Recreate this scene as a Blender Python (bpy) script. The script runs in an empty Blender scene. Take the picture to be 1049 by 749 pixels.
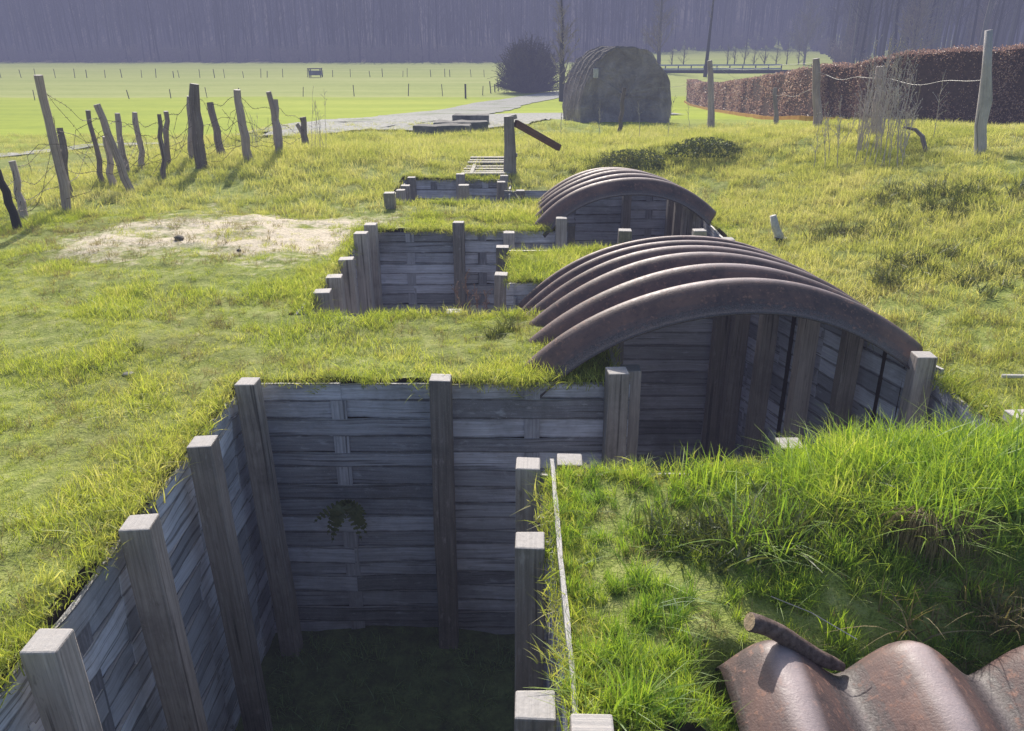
import bpy, math, random
import numpy as np
from mathutils import Vector, Matrix, noise as mnoise
R = math.radians
random.seed(7); rng = np.random.default_rng(11)
scene = bpy.context.scene
COL = bpy.data.collections.new('place'); scene.collection.children.link(COL)

# ------------------------------------------------------------------ camera
CAMZ = 1.7; PITCH = R(21.9); FPX = 820.0
cam_d = bpy.data.cameras.new('camera'); cam = bpy.data.objects.new('camera', cam_d); COL.objects.link(cam)
cam.location = (0, 0, CAMZ); cam.rotation_euler = (math.pi/2 - PITCH, 0, 0)
cam_d.sensor_width = 36; cam_d.lens = FPX/1049*36; cam_d.clip_end = 3000; cam_d.clip_start = .05
scene.camera = cam
scene.view_settings.view_transform = 'Standard'; scene.view_settings.look = 'None'; scene.view_settings.exposure = 0

# ------------------------------------------------------------------ light
SUN_EL = R(37); SUN_AZ = R(-7)       # azimuth measured from +Y towards +X
sd = Vector((math.sin(SUN_AZ)*math.cos(SUN_EL), math.cos(SUN_AZ)*math.cos(SUN_EL), math.sin(SUN_EL)))
w = bpy.data.worlds.new('World'); scene.world = w; w.use_nodes = True
nt = w.node_tree; bg = nt.nodes['Background']; sky = nt.nodes.new('ShaderNodeTexSky')
sky.sky_type = 'NISHITA'; sky.sun_disc = False; sky.sun_elevation = SUN_EL; sky.sun_rotation = SUN_AZ
sky.dust_density = 3.0; sky.ozone_density = 1.3; sky.air_density = 1.0
nt.links.new(sky.outputs[0], bg.inputs[0]); bg.inputs[1].default_value = .15
sl = bpy.data.lights.new('sun', 'SUN'); sl.energy = 5.0; sl.angle = R(.55); sl.color = (1, .93, .82)
so = bpy.data.objects.new('sun', sl); COL.objects.link(so); so.rotation_euler = sd.to_track_quat('Z', 'Y').to_euler()

# ------------------------------------------------------------------ noise + terrain
def _hash(ix, iy, s):
    h = (ix.astype(np.int64)*374761393 + iy.astype(np.int64)*668265263 + s*974711) & 0x7fffffff
    h = ((h ^ (h >> 13))*1274126177) & 0x7fffffff
    return ((h ^ (h >> 16)) & 0xffff)/65535.0
def vnoise(x, y, s=0):
    x = np.asarray(x, float); y = np.asarray(y, float)
    ix = np.floor(x); iy = np.floor(y); fx = x-ix; fy = y-iy
    fx = fx*fx*(3-2*fx); fy = fy*fy*(3-2*fy)
    a = _hash(ix, iy, s); b = _hash(ix+1, iy, s); c = _hash(ix, iy+1, s); d = _hash(ix+1, iy+1, s)
    return (a*(1-fx)+b*fx)*(1-fy)+(c*(1-fx)+d*fx)*fy
def fbm(x, y, s=0, o=3):
    x = np.asarray(x, float); y = np.asarray(y, float)
    t = 0; a = .5; n = 0
    for i in range(o):
        t = t+a*vnoise(x, y, s+i*17); n += a; x = x*2.03+5.1; y = y*2.03+1.7; a *= .5
    return t/n
def sst(a, b, x):
    t = np.clip((np.asarray(x, float)-a)/(b-a), 0, 1); return t*t*(3-2*t)
def gau(x, y, cx, cy, sx, sy): return np.exp(-((x-cx)/sx)**2-((y-cy)/sy)**2)
BY = [-20, 14, 21, 25, 28, 47, 60, 75, 123, 235, 262, 420, 900]
BZ = [0, 0, -.2, -.42, -.7, -1.8, -2.35, -2.6, -2.85, -3.2, -2.2, 26, 60]
BZR = [0, 0, -.2, -.42, -.7, -1.8, -2.3, -2.35, -2.0, -.9, -.3, 24, 60]
def terrain(x, y):
    x = np.asarray(x, float); y = np.asarray(y, float)
    wr = sst(.08, .17, x/np.maximum(y, 1))*sst(60, 90, y)
    z = np.interp(y, BY, BZ)*(1-wr)+np.interp(y, BY, BZR)*wr
    # left: the ground falls away beyond the fence
    z = z-.75*sst(-5.2, -9.5, x)*sst(60, 25, y)
    # right: mound
    mr = sst(2.0, 5.6, x)*sst(18.5, 10.5, y+.12*x)*sst(-1.5, 4, y)
    z = z+.68*mr
    # low ridge on the left beyond the bare patch, small bank behind the second shelter
    z = z+.22*gau(x, y, -2.6, 12.2, 1.9, 1.6)+.3*gau(x, y, 2.6, 12.0, 1.6, 1.2)+.12*gau(x, y, 5, 15, 4, 2)
    # near grass island
    z = z+.17*sst(.7, 1.7, x)*sst(3.4, 2.75, y)*sst(1.95, 2.4, y)-.12*gau(x, y, 1.5, 2.0, 1.2, .25)*sst(.5, .9, x)-.22*sst(.50, .66, x)*sst(2.02, 1.9, y)*sst(.4, .8, y)
    near = sst(45, 16, y)
    z = z+near*((fbm(x*1.1, y*1.1, 3)-.5)*.14*sst(-.0, 1.2, edge_soft(x, y))+(fbm(x*4.5, y*4.5, 9, 2)-.5)*.045)
    z = z+(1-near)*(fbm(x*.05, y*.05, 21)-.5)*.25*sst(30, 70, y)
    return z
RECTS = [(-1.45, .15, .2, 4.0), (.15, 2.3, 3.0, 4.0), (.6, 2.3, 4.0, 5.95), (-1.45, 1.75, 5.15, 5.95), (-1.45, 0, 5.15, 7.8),
         (0, 2.0, 6.95, 7.8), (.5, 2.0, 7.8, 9.9), (-1.4, 2.0, 9.2, 9.9), (-1.4, -.05, 9.2, 10.75), (.15, 3.2, .6, 1.6)]
def edge_soft(x, y):
    d = np.full(np.broadcast(x, y).shape, 9.0)
    for a, b, c, e in RECTS:
        dx = np.maximum(np.maximum(a-x, x-b), 0); dy = np.maximum(np.maximum(c-y, y-e), 0)
        d = np.minimum(d, np.hypot(dx, dy))
    return d
def in_trench(x, y, m=0.0):
    r = np.zeros(np.broadcast(x, y).shape, bool)
    for i, (a, b, c, e) in enumerate(RECTS):
        q = (x > a-m) & (x < b+m) & (y > c-m) & (y < e+m)
        if i == 2: q &= ~((y > 4.05) & (x-m > 2.3-(y-4.05)*.29))
        r |= q
    return r
def tz(x, y): return float(terrain(np.array([float(x)]), np.array([float(y)]))[0])
def ray(px, py):
    a = (px-524.5)/FPX; b = -(py-374.5)/FPX
    return Vector((a, math.cos(PITCH)+b*math.sin(PITCH), -math.sin(PITCH)+b*math.cos(PITCH)))
def ground_at(px, py, t0=1.0):
    """world point of the terrain seen at a pixel of the photograph"""
    d = ray(px, py); ts = np.concatenate([np.arange(t0, 30, .05), np.arange(30, 500, .3)])
    zz = CAMZ+d.z*ts; hit = zz < terrain(d.x*ts, d.y*ts); k = int(np.argmax(hit)); t = ts[k] if hit.any() else 300
    return Vector((d.x*t, d.y*t, tz(d.x*t, d.y*t)))
def at_depth(px, py, Y):
    d = ray(px, py); t = Y/d.y; return Vector((d.x*t, Y, CAMZ+d.z*t))

# ------------------------------------------------------------------ materials
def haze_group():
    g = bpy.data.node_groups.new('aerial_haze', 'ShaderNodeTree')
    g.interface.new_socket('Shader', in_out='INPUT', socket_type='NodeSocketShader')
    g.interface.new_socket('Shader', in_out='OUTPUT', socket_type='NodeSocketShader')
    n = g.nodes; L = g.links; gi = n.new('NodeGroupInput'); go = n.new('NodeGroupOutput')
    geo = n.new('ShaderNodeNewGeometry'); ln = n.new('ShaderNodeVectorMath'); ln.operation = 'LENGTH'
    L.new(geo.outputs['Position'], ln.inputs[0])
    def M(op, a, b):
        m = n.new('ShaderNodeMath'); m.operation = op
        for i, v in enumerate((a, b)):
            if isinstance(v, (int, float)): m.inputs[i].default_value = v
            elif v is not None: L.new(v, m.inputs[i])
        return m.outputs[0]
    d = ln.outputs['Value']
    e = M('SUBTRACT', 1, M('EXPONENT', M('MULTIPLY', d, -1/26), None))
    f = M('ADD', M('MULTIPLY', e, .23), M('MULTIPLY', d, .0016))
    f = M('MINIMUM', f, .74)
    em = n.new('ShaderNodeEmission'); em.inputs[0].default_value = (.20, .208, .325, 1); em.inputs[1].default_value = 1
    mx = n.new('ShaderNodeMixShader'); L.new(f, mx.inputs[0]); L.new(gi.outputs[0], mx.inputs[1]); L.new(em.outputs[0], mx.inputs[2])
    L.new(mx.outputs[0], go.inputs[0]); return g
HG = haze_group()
class Mat:
    def __init__(s, name):
        s.m = bpy.data.materials.new(name); s.m.use_nodes = True; s.t = s.m.node_tree; s.n = s.t.nodes; s.L = s.t.links
        s.n.clear(); s.out = s.n.new('ShaderNodeOutputMaterial'); s.m.displacement_method = 'BUMP'
    def node(s, t, **kw):
        x = s.n.new(t)
        for k, v in kw.items(): setattr(x, k, v)
        return x
    def set(s, sock, v):
        if isinstance(v, bpy.types.NodeSocket): s.L.new(v, sock)
        elif isinstance(v, tuple) and len(v) == 3 and sock.type == 'RGBA': sock.default_value = (*v, 1)
        else: sock.default_value = v
    def math(s, op, a, b=0, clamp=False):
        x = s.node('ShaderNodeMath', operation=op, use_clamp=clamp); s.set(x.inputs[0], a); s.set(x.inputs[1], b); return x.outputs[0]
    def mix(s, f, a, b, bt='MIX'):
        x = s.node('ShaderNodeMix', data_type='RGBA', blend_type=bt); s.set(x.inputs[0], f); s.set(x.inputs[6], a); s.set(x.inputs[7], b); return x.outputs[2]
    def ramp(s, f, stops):
        x = s.node('ShaderNodeValToRGB'); el = x.color_ramp.elements
        while len(el) < len(stops): el.new(.5)
        for e, (p, c) in zip(el, stops): e.position = p; e.color = (*c, 1) if not isinstance(c, (int, float)) else (c, c, c, 1)
        s.L.new(f, x.inputs[0]); return x.outputs[0]
    def rng(s, v, a, b, c=0, d=1):
        x = s.node('ShaderNodeMapRange'); s.set(x.inputs[0], v)
        for i, q in enumerate((a, b, c, d)): x.inputs[i+1].default_value = q
        return x.outputs[0]
    def noise(s, vec, scale, detail=4, rough=.6, dist=0):
        x = s.node('ShaderNodeTexNoise'); s.set(x.inputs['Vector'], vec); x.inputs['Scale'].default_value = scale
        x.inputs['Detail'].default_value = detail; x.inputs['Roughness'].default_value = rough; x.inputs['Distortion'].default_value = dist; return x.outputs[0]
    def pos(s): return s.node('ShaderNodeNewGeometry').outputs['Position']
    def objc(s): return s.node('ShaderNodeTexCoord').outputs['Object']
    def uv(s, sx, sy):
        u = s.node('ShaderNodeUVMap', uv_map='UVMap').outputs[0]
        m = s.node('ShaderNodeMapping'); s.L.new(u, m.inputs[0]); m.inputs['Scale'].default_value = (sx, sy, 1); return m.outputs[0]
    def attr(s, name): return s.node('ShaderNodeAttribute', attribute_name=name).outputs['Fac']
    def bump(s, h, strength, dist=.01):
        x = s.node('ShaderNodeBump'); s.set(x.inputs['Height'], h); x.inputs['Strength'].default_value = strength; x.inputs['Distance'].default_value = dist; return x.outputs[0]
    def bsdf(s, col, rough=.8, normal=None, spec=.3, metal=0):
        b = s.node('ShaderNodeBsdfPrincipled'); s.set(b.inputs['Base Color'], col); s.set(b.inputs['Roughness'], rough)
        b.inputs['Specular IOR Level'].default_value = spec; b.inputs['Metallic'].default_value = metal
        if normal is not None: s.L.new(normal, b.inputs['Normal'])
        return b.outputs[0]
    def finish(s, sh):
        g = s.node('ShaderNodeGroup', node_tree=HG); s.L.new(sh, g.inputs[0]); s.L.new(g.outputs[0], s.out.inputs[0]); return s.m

def wood_mat(name, dark, mid, light, moss=.25, rough=.72, spec=.35, freq=1.0, topc=(.50, .475, .46), edge=0.0):
    m = Mat(name); r = m.attr('rnd')
    grain = m.noise(m.uv(2.2*freq, 70*freq), 1, 5, .7, .4); big = m.noise(m.uv(1.5, 6), 1.3, 3); fine = m.noise(m.pos(), 60, 3)
    c = m.ramp(m.math('ADD', m.math('MULTIPLY', grain, .75), m.math('MULTIPLY', big, .25)), [(.25, dark), (.5, mid), (.75, light)])
    v = m.math('ADD', .55, m.math('MULTIPLY', r, .9)); vv = m.node('ShaderNodeCombineXYZ')
    for i in range(3): m.L.new(v, vv.inputs[i])
    c = m.mix(1.0, c, vv.outputs[0], 'MULTIPLY')
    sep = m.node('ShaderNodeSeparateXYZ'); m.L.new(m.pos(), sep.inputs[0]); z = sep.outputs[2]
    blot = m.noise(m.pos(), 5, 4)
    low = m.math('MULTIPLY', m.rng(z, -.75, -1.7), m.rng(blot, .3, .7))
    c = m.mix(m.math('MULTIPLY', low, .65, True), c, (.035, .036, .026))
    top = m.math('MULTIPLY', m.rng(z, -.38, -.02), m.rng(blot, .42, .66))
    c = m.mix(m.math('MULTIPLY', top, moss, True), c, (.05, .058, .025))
    streak = m.noise(m.pos(), 2.3, 5, .7)
    c = m.mix(m.math('MULTIPLY', m.rng(streak, .5, .75), .45, True), c, (.03, .028, .03))
    eu = m.node('ShaderNodeSeparateXYZ'); m.L.new(m.node('ShaderNodeUVMap', uv_map='Edge').outputs[0], eu.inputs[0])
    ed = m.math('ABSOLUTE', m.math('SUBTRACT', eu.outputs[1], .5)); edw = m.math('ADD', ed, m.math('MULTIPLY', m.math('SUBTRACT', m.noise(m.pos(), 14, 3), .5), .10))
    c = m.mix(m.math('MULTIPLY', m.rng(edw, .40, .50), edge, True), c, (.02, .019, .02))
    kn = m.noise(m.uv(5, 16), 1.7, 3, .6); c = m.mix(m.math('MULTIPLY', m.rng(kn, .60, .74), .5), c, light); c = m.mix(m.math('MULTIPLY', m.rng(kn, .40, .28), .55), c, dark)
    ck = m.noise(m.uv(.9, 34), 1, 2, .5); c = m.mix(m.math('MULTIPLY', m.rng(ck, .63, .68), .6), c, (.02, .018, .017))
    sp = m.noise(m.pos(), 130, 2, .7); c = m.mix(m.math('MULTIPLY', m.rng(sp, .6, .75), .35), c, light)
    geo = m.node('ShaderNodeNewGeometry'); sn = m.node('ShaderNodeSeparateXYZ'); m.L.new(geo.outputs['Normal'], sn.inputs[0])
    c = m.mix(m.math('MULTIPLY', m.rng(sn.outputs[2], .6, .92), m.rng(fine, .2, .6, .6, .95)), c, topc)
    h = m.math('ADD', m.math('MULTIPLY', grain, 1), m.math('MULTIPLY', fine, .35))
    return m.finish(m.bsdf(c, rough, m.bump(h, .9, .006), spec))
M_PLANK = wood_mat('weathered_plank', (.20, .20, .23), (.44, .45, .52), (.70, .72, .82), .5, .46, .9, edge=.8)
M_PLANK_SHEEN = wood_mat('sheen_lit_plank', (.33, .345, .38), (.66, .69, .77), (.86, .90, .98), .3, .42, 1.0, edge=.85)  # lighter copy of the plank wood, grazing sky sheen put into its colour
M_POST = wood_mat('grey_post_wood', (.16, .14, .125), (.35, .31, .285), (.55, .50, .47), .2, .72)
M_LATH = wood_mat('lath_wood', (.15, .15, .165), (.34, .34, .38), (.55, .55, .6), .3)
M_STAKE = wood_mat('rough_stake_wood', (.17, .135, .135), (.36, .295, .29), (.58, .49, .48), 0)
M_DARKSTAKE = wood_mat('dark_stake_wood', (.04, .035, .032), (.08, .07, .065), (.14, .12, .11), 0)
M_PALEPOST = wood_mat('pale_post_wood', (.5, .45, .46), (.82, .76, .77), (.95, .9, .9), 0)
M_DUCK = wood_mat('walkway_wood', (.13, .12, .11), (.26, .245, .22), (.4, .38, .35), 0, topc=(.4, .38, .34))
M_BEAM = wood_mat('red_brown_beam', (.09, .045, .035), (.19, .1, .075), (.3, .17, .13), 0)
def rust_mat(name):
    m = Mat(name); p = m.objc()
    a = m.noise(p, 3.5, 6, .65, .3); b = m.noise(p, 38, 4, .7); c = m.noise(p, 150, 2)
    col = m.ramp(a, [(.3, (.065, .044, .046)), (.5, (.12, .078, .076)), (.72, (.21, .145, .135))])
    col = m.mix(m.rng(b, .56, .68), col, (.30, .165, .125)); col = m.mix(m.rng(b, .42, .30), col, (.05, .037, .042))
    geo = m.node('ShaderNodeNewGeometry'); sx = m.node('ShaderNodeSeparateXYZ'); m.L.new(geo.outputs['Normal'], sx.inputs[0])
    crest_glint = m.math('MULTIPLY', m.rng(sx.outputs[2], .86, .985), m.rng(a, .25, .6, .45, 1))
    col = m.mix(m.math('MULTIPLY', crest_glint, .8, True), col, (.48, .40, .41))  # upward crests paled: sun highlight painted into the rust colour
    hr_ = m.attr('rnd'); low_ = m.math('MULTIPLY', m.rng(m.math('ADD', hr_, m.math('MULTIPLY', m.math('SUBTRACT', b, .5), .8)), .38, .12), .85, True)
    col = m.mix(low_, col, m.ramp(c, [(.35, (.045, .038, .04)), (.65, (.15, .13, .13))]))
    mid_ = m.math('MULTIPLY', m.math('MULTIPLY', m.rng(hr_, .25, .5), m.rng(hr_, .92, .7)), m.rng(a, .4, .65)); col = m.mix(m.math('MULTIPLY', mid_, .5, True), col, (.24, .12, .085))
    rg = m.rng(b, .2, .8, .40, .72)
    return m.finish(m.bsdf(col, rg, m.bump(m.math('ADD', m.math('MULTIPLY', b, .7), m.math('MULTIPLY', c, .7)), .35, .005), .5))
M_RUST = rust_mat('rusty_corrugated_iron')
def simple(name, c1, c2, scale, rough=.85, bump=.4, spec=.2, dist=.02, detail=5):
    m = Mat(name); n = m.noise(m.pos(), scale, detail, .65)
    return m.finish(m.bsdf(m.ramp(n, [(.33, c1), (.67, c2)]), rough, m.bump(n, bump, dist), spec))
M_CONC = None
def conc():
    m = Mat('mossy_concrete'); p = m.objc()
    a = m.noise(p, 1.6, 8, .75, .5); b = m.noise(p, 9, 6, .8); st = m.noise(m.uv(1, 1), 1, 1)
    mp = m.node('ShaderNodeMapping'); m.L.new(p, mp.inputs[0]); mp.inputs['Scale'].default_value = (3, 3, 1.2); v = m.noise(mp.outputs[0], 1, 4)
    c = m.ramp(a, [(.3, (.30, .255, .265)), (.5, (.50, .43, .44)), (.7, (.75, .66, .68))])
    c = m.mix(m.rng(v, .55, .8), c, (.30, .26, .27)); c = m.mix(m.rng(b, .66, .74), c, (.3, .3, .29))
    geo = m.node('ShaderNodeNewGeometry'); sx = m.node('ShaderNodeSeparateXYZ'); m.L.new(geo.outputs['Normal'], sx.inputs[0])
    c = m.mix(m.math('MULTIPLY', m.rng(sx.outputs[2], .1, .6), .7), c, (.3, .28, .25))
    return m.finish(m.bsdf(c, .9, m.bump(m.math('ADD', b, a), 1.0, .12), .2))
M_CONC = conc()
M_WIRE = simple('rusty_wire', (.08, .06, .055), (.2, .16, .15), 20, .5)
M_BRIGHTWIRE = simple('galvanised_wire', (.45, .43, .42), (.6, .58, .57), 20, .4)
M_STONE = simple('grey_slab_stone', (.1, .1, .1), (.26, .25, .24), 5)
M_DARKSTONE = simple('dark_clod', (.08, .07, .06), (.2, .18, .16), 20)
M_WHITE = simple('pale_bleached_wood', (.5, .47, .44), (.75, .72, .68), 25)
M_ORANGE = simple('orange_edging', (.45, .2, .03), (.62, .36, .08), 2)
M_BARK = simple('stick_bark', (.07, .045, .04), (.21, .15, .135), 45, .7, .8, .3, .006)
M_CUT = simple('cut_wood', (.42, .3, .19), (.6, .45, .3), 60)
M_RAIL = simple('pale_rail_paint', (.5, .52, .58), (.7, .72, .78), 1)
M_GREYBOX = simple('grey_sheet_metal', (.16, .16, .2), (.3, .3, .34), 2)
M_FARPOST = simple('far_post_wood', (.05, .045, .045), (.12, .11, .1), 3)
def bark_mat(name, a, b): return simple(name, a, b, 1.2, .9, .3)
def trunk_mat():
    m = Mat('bare_bark'); oi = m.node('ShaderNodeObjectInfo'); n = m.noise(m.pos(), 1.2, 4)
    c = m.ramp(m.math('ADD', m.math('MULTIPLY', oi.outputs['Random'], .7), m.math('MULTIPLY', n, .3)), [(.15, (.035, .035, .035)), (.55, (.13, .115, .11)), (.8, (.22, .2, .185)), (.92, (.34, .31, .29))])
    return m.finish(m.bsdf(c, .9))
M_TRUNK = trunk_mat()
M_TWIG = bark_mat('bare_twigs', (.24, .2, .18), (.42, .36, .33))
M_PALETWIG = bark_mat('pale_bare_twigs', (.3, .27, .27), (.48, .44, .43))
M_DRYSTEM = simple('dry_stems', (.42, .36, .34), (.66, .6, .56), 9, .8)
def gravel():
    m = Mat('pale_gravel'); p = m.pos(); a = m.noise(p, 9, 5, .8); b = m.noise(p, .35, 4)
    c = m.ramp(a, [(.35, (.26, .28, .22)), (.55, (.5, .49, .47)), (.7, (.66, .65, .63))]); c = m.mix(m.rng(b, .55, .75), c, (.22, .27, .13))
    return m.finish(m.bsdf(c, .95, m.bump(a, .4, .03), .1))
M_GRAVEL = gravel()
def ground_mat():
    m = Mat('grassy_earth'); p = m.pos(); sx = m.node('ShaderNodeSeparateXYZ'); m.L.new(p, sx.inputs[0]); Y = sx.outputs[1]
    n1 = m.noise(p, .8, 5); n2 = m.noise(p, 9, 5, .7); n3 = m.noise(p, 45, 3, .7)
    lawn = m.ramp(n2, [(.3, (.14, .19, .045)), (.5, (.29, .35, .085)), (.7, (.44, .46, .18))])
    n4 = m.noise(p, 130, 3, .75); lawn = m.mix(m.math('MULTIPLY', m.rng(n4, .5, .36), .5), lawn, (.035, .035, .015)); lawn = m.mix(m.math('MULTIPLY', m.rng(n4, .56, .68), .6), lawn, (.42, .40, .22))
    lawn = m.mix(m.math('MULTIPLY', m.rng(n1, .42, .7), .5), lawn, (.20, .18, .085))
    sand = m.ramp(n3, [(.25, (.42, .36, .26)), (.6, (.80, .71, .57))])
    bare = m.attr('bare')
    bm_ = m.rng(m.math('ADD', bare, m.math('MULTIPLY', m.math('SUBTRACT', n2, .5), 1.5)), .38, .85)
    c = m.mix(bm_, lawn, sand)
    # distant fields
    mp = m.node('ShaderNodeMapping'); m.L.new(p, mp.inputs[0]); mp.inputs['Scale'].default_value = (.025, .16, 1)
    f = m.noise(mp.outputs[0], 1, 5, .7); ff = m.noise(p, .9, 5, .8)
    fld = m.ramp(m.math('ADD', m.math('MULTIPLY', f, .6), m.math('MULTIPLY', ff, .4)), [(.35, (.31, .40, .035)), (.5, (.41, .50, .045)), (.65, (.52, .58, .07))])
    pale = m.ramp(m.math('ADD', m.math('MULTIPLY', f, .6), m.math('MULTIPLY', ff, .4)), [(.35, (.32, .40, .09)), (.5, (.42, .48, .13)), (.65, (.52, .55, .20))])
    Yw = m.math('ADD', Y, m.math('MULTIPLY', m.noise(p, .08, 3), 5))
    fld = m.mix(m.rng(Yw, 73.5, 75.5), fld, pale)
    c = m.mix(m.rng(Y, 18, 32), c, fld)
    wood = m.ramp(n1, [(.3, (.05, .042, .04)), (.7, (.10, .08, .07))])
    edge = m.attr('wood'); c = m.mix(edge, c, wood)
    geo = m.node('ShaderNodeNewGeometry'); sn = m.node('ShaderNodeSeparateXYZ'); m.L.new(geo.outputs['Normal'], sn.inputs[0])
    c = m.mix(m.rng(m.math('ABSOLUTE', sn.outputs[2]), .45, .3), c, m.ramp(n3, [(.3, (.035, .028, .02)), (.7, (.08, .062, .045))]))
    return m.finish(m.bsdf(c, .95, m.bump(m.math('ADD', n2, m.math('MULTIPLY', n3, .6)), .7, .03), .1))
M_GROUND = ground_mat()
def floor_mat():
    m = Mat('dark_trench_soil'); p = m.pos(); a = m.noise(p, 7, 6, .8)
    return m.finish(m.bsdf(m.ramp(a, [(.3, (.06, .06, .035)), (.5, (.11, .135, .055)), (.7, (.18, .22, .085))]), .95, m.bump(a, .8, .04), .1))
M_FLOOR = floor_mat()
def grass_mat(name, cols, trans=.5, gloss=.035, grad=True):
    m = Mat(name); oi = m.node('ShaderNodeObjectInfo'); r = oi.outputs['Random']; br = m.attr('rnd')
    pn = m.noise(m.pos(), .9, 3)
    f = m.math('ADD', m.math('MULTIPLY', r, .35), m.math('ADD', m.math('MULTIPLY', br, .3), m.math('MULTIPLY', m.rng(pn, .3, .7), .35)))
    k = len(cols); c = m.ramp(f, [(.12+.76*i/(k-1), x) for i, x in enumerate(cols)])
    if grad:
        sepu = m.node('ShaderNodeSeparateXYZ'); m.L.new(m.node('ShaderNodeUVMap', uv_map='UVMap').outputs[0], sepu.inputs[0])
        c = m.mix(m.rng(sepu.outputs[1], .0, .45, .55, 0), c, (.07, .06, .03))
    d = m.node('ShaderNodeBsdfDiffuse'); m.L.new(c, d.inputs[0])
    t = m.node('ShaderNodeBsdfTranslucent'); tc = m.mix(1.0, c, (1.25, 1.25, .6), 'MULTIPLY'); m.L.new(tc, t.inputs[0])
    mx = m.node('ShaderNodeMixShader'); mx.inputs[0].default_value = trans; m.L.new(d.outputs[0], mx.inputs[1]); m.L.new(t.outputs[0], mx.inputs[2])
    g = m.node('ShaderNodeBsdfGlossy'); g.inputs['Roughness'].default_value = .5; g.inputs[0].default_value = (.9, .93, 1, 1)
    m2 = m.node('ShaderNodeMixShader'); m2.inputs[0].default_value = gloss; m.L.new(mx.outputs[0], m2.inputs[1]); m.L.new(g.outputs[0], m2.inputs[2])
    return m.finish(m2.outputs[0])
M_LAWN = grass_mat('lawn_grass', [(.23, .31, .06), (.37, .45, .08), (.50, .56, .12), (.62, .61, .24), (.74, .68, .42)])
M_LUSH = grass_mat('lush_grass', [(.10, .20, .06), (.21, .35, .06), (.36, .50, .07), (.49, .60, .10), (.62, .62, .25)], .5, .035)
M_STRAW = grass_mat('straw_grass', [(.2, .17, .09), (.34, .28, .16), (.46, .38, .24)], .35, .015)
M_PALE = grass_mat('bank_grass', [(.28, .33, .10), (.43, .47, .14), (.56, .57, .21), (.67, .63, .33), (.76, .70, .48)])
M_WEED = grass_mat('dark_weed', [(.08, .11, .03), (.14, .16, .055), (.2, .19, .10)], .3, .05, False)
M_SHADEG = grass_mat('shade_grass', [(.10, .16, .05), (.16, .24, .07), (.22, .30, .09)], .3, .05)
def leaf_mat():
    m = Mat('dry_beech_leaf'); r = m.attr('rnd')
    c = m.ramp(r, [(.0, (.17, .10, .08)), (.4, (.38, .23, .18)), (.75, (.60, .41, .33)), (1, (.88, .73, .64))])
    d = m.node('ShaderNodeBsdfDiffuse'); m.L.new(c, d.inputs[0]); t = m.node('ShaderNodeBsdfTranslucent'); m.L.new(c, t.inputs[0])
    mx = m.node('ShaderNodeMixShader'); mx.inputs[0].default_value = .45; m.L.new(d.outputs[0], mx.inputs[1]); m.L.new(t.outputs[0], mx.inputs[2])
    g = m.node('ShaderNodeBsdfGlossy'); g.inputs['Roughness'].default_value = .4
    m2 = m.node('ShaderNodeMixShader'); m2.inputs[0].default_value = .06; m.L.new(mx.outputs[0], m2.inputs[1]); m.L.new(g.outputs[0], m2.inputs[2])
    return m.finish(m2.outputs[0])
M_BEECH = leaf_mat()
M_CORE = simple('dark_twig_core', (.06, .036, .03), (.13, .08, .07), 12)

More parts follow.
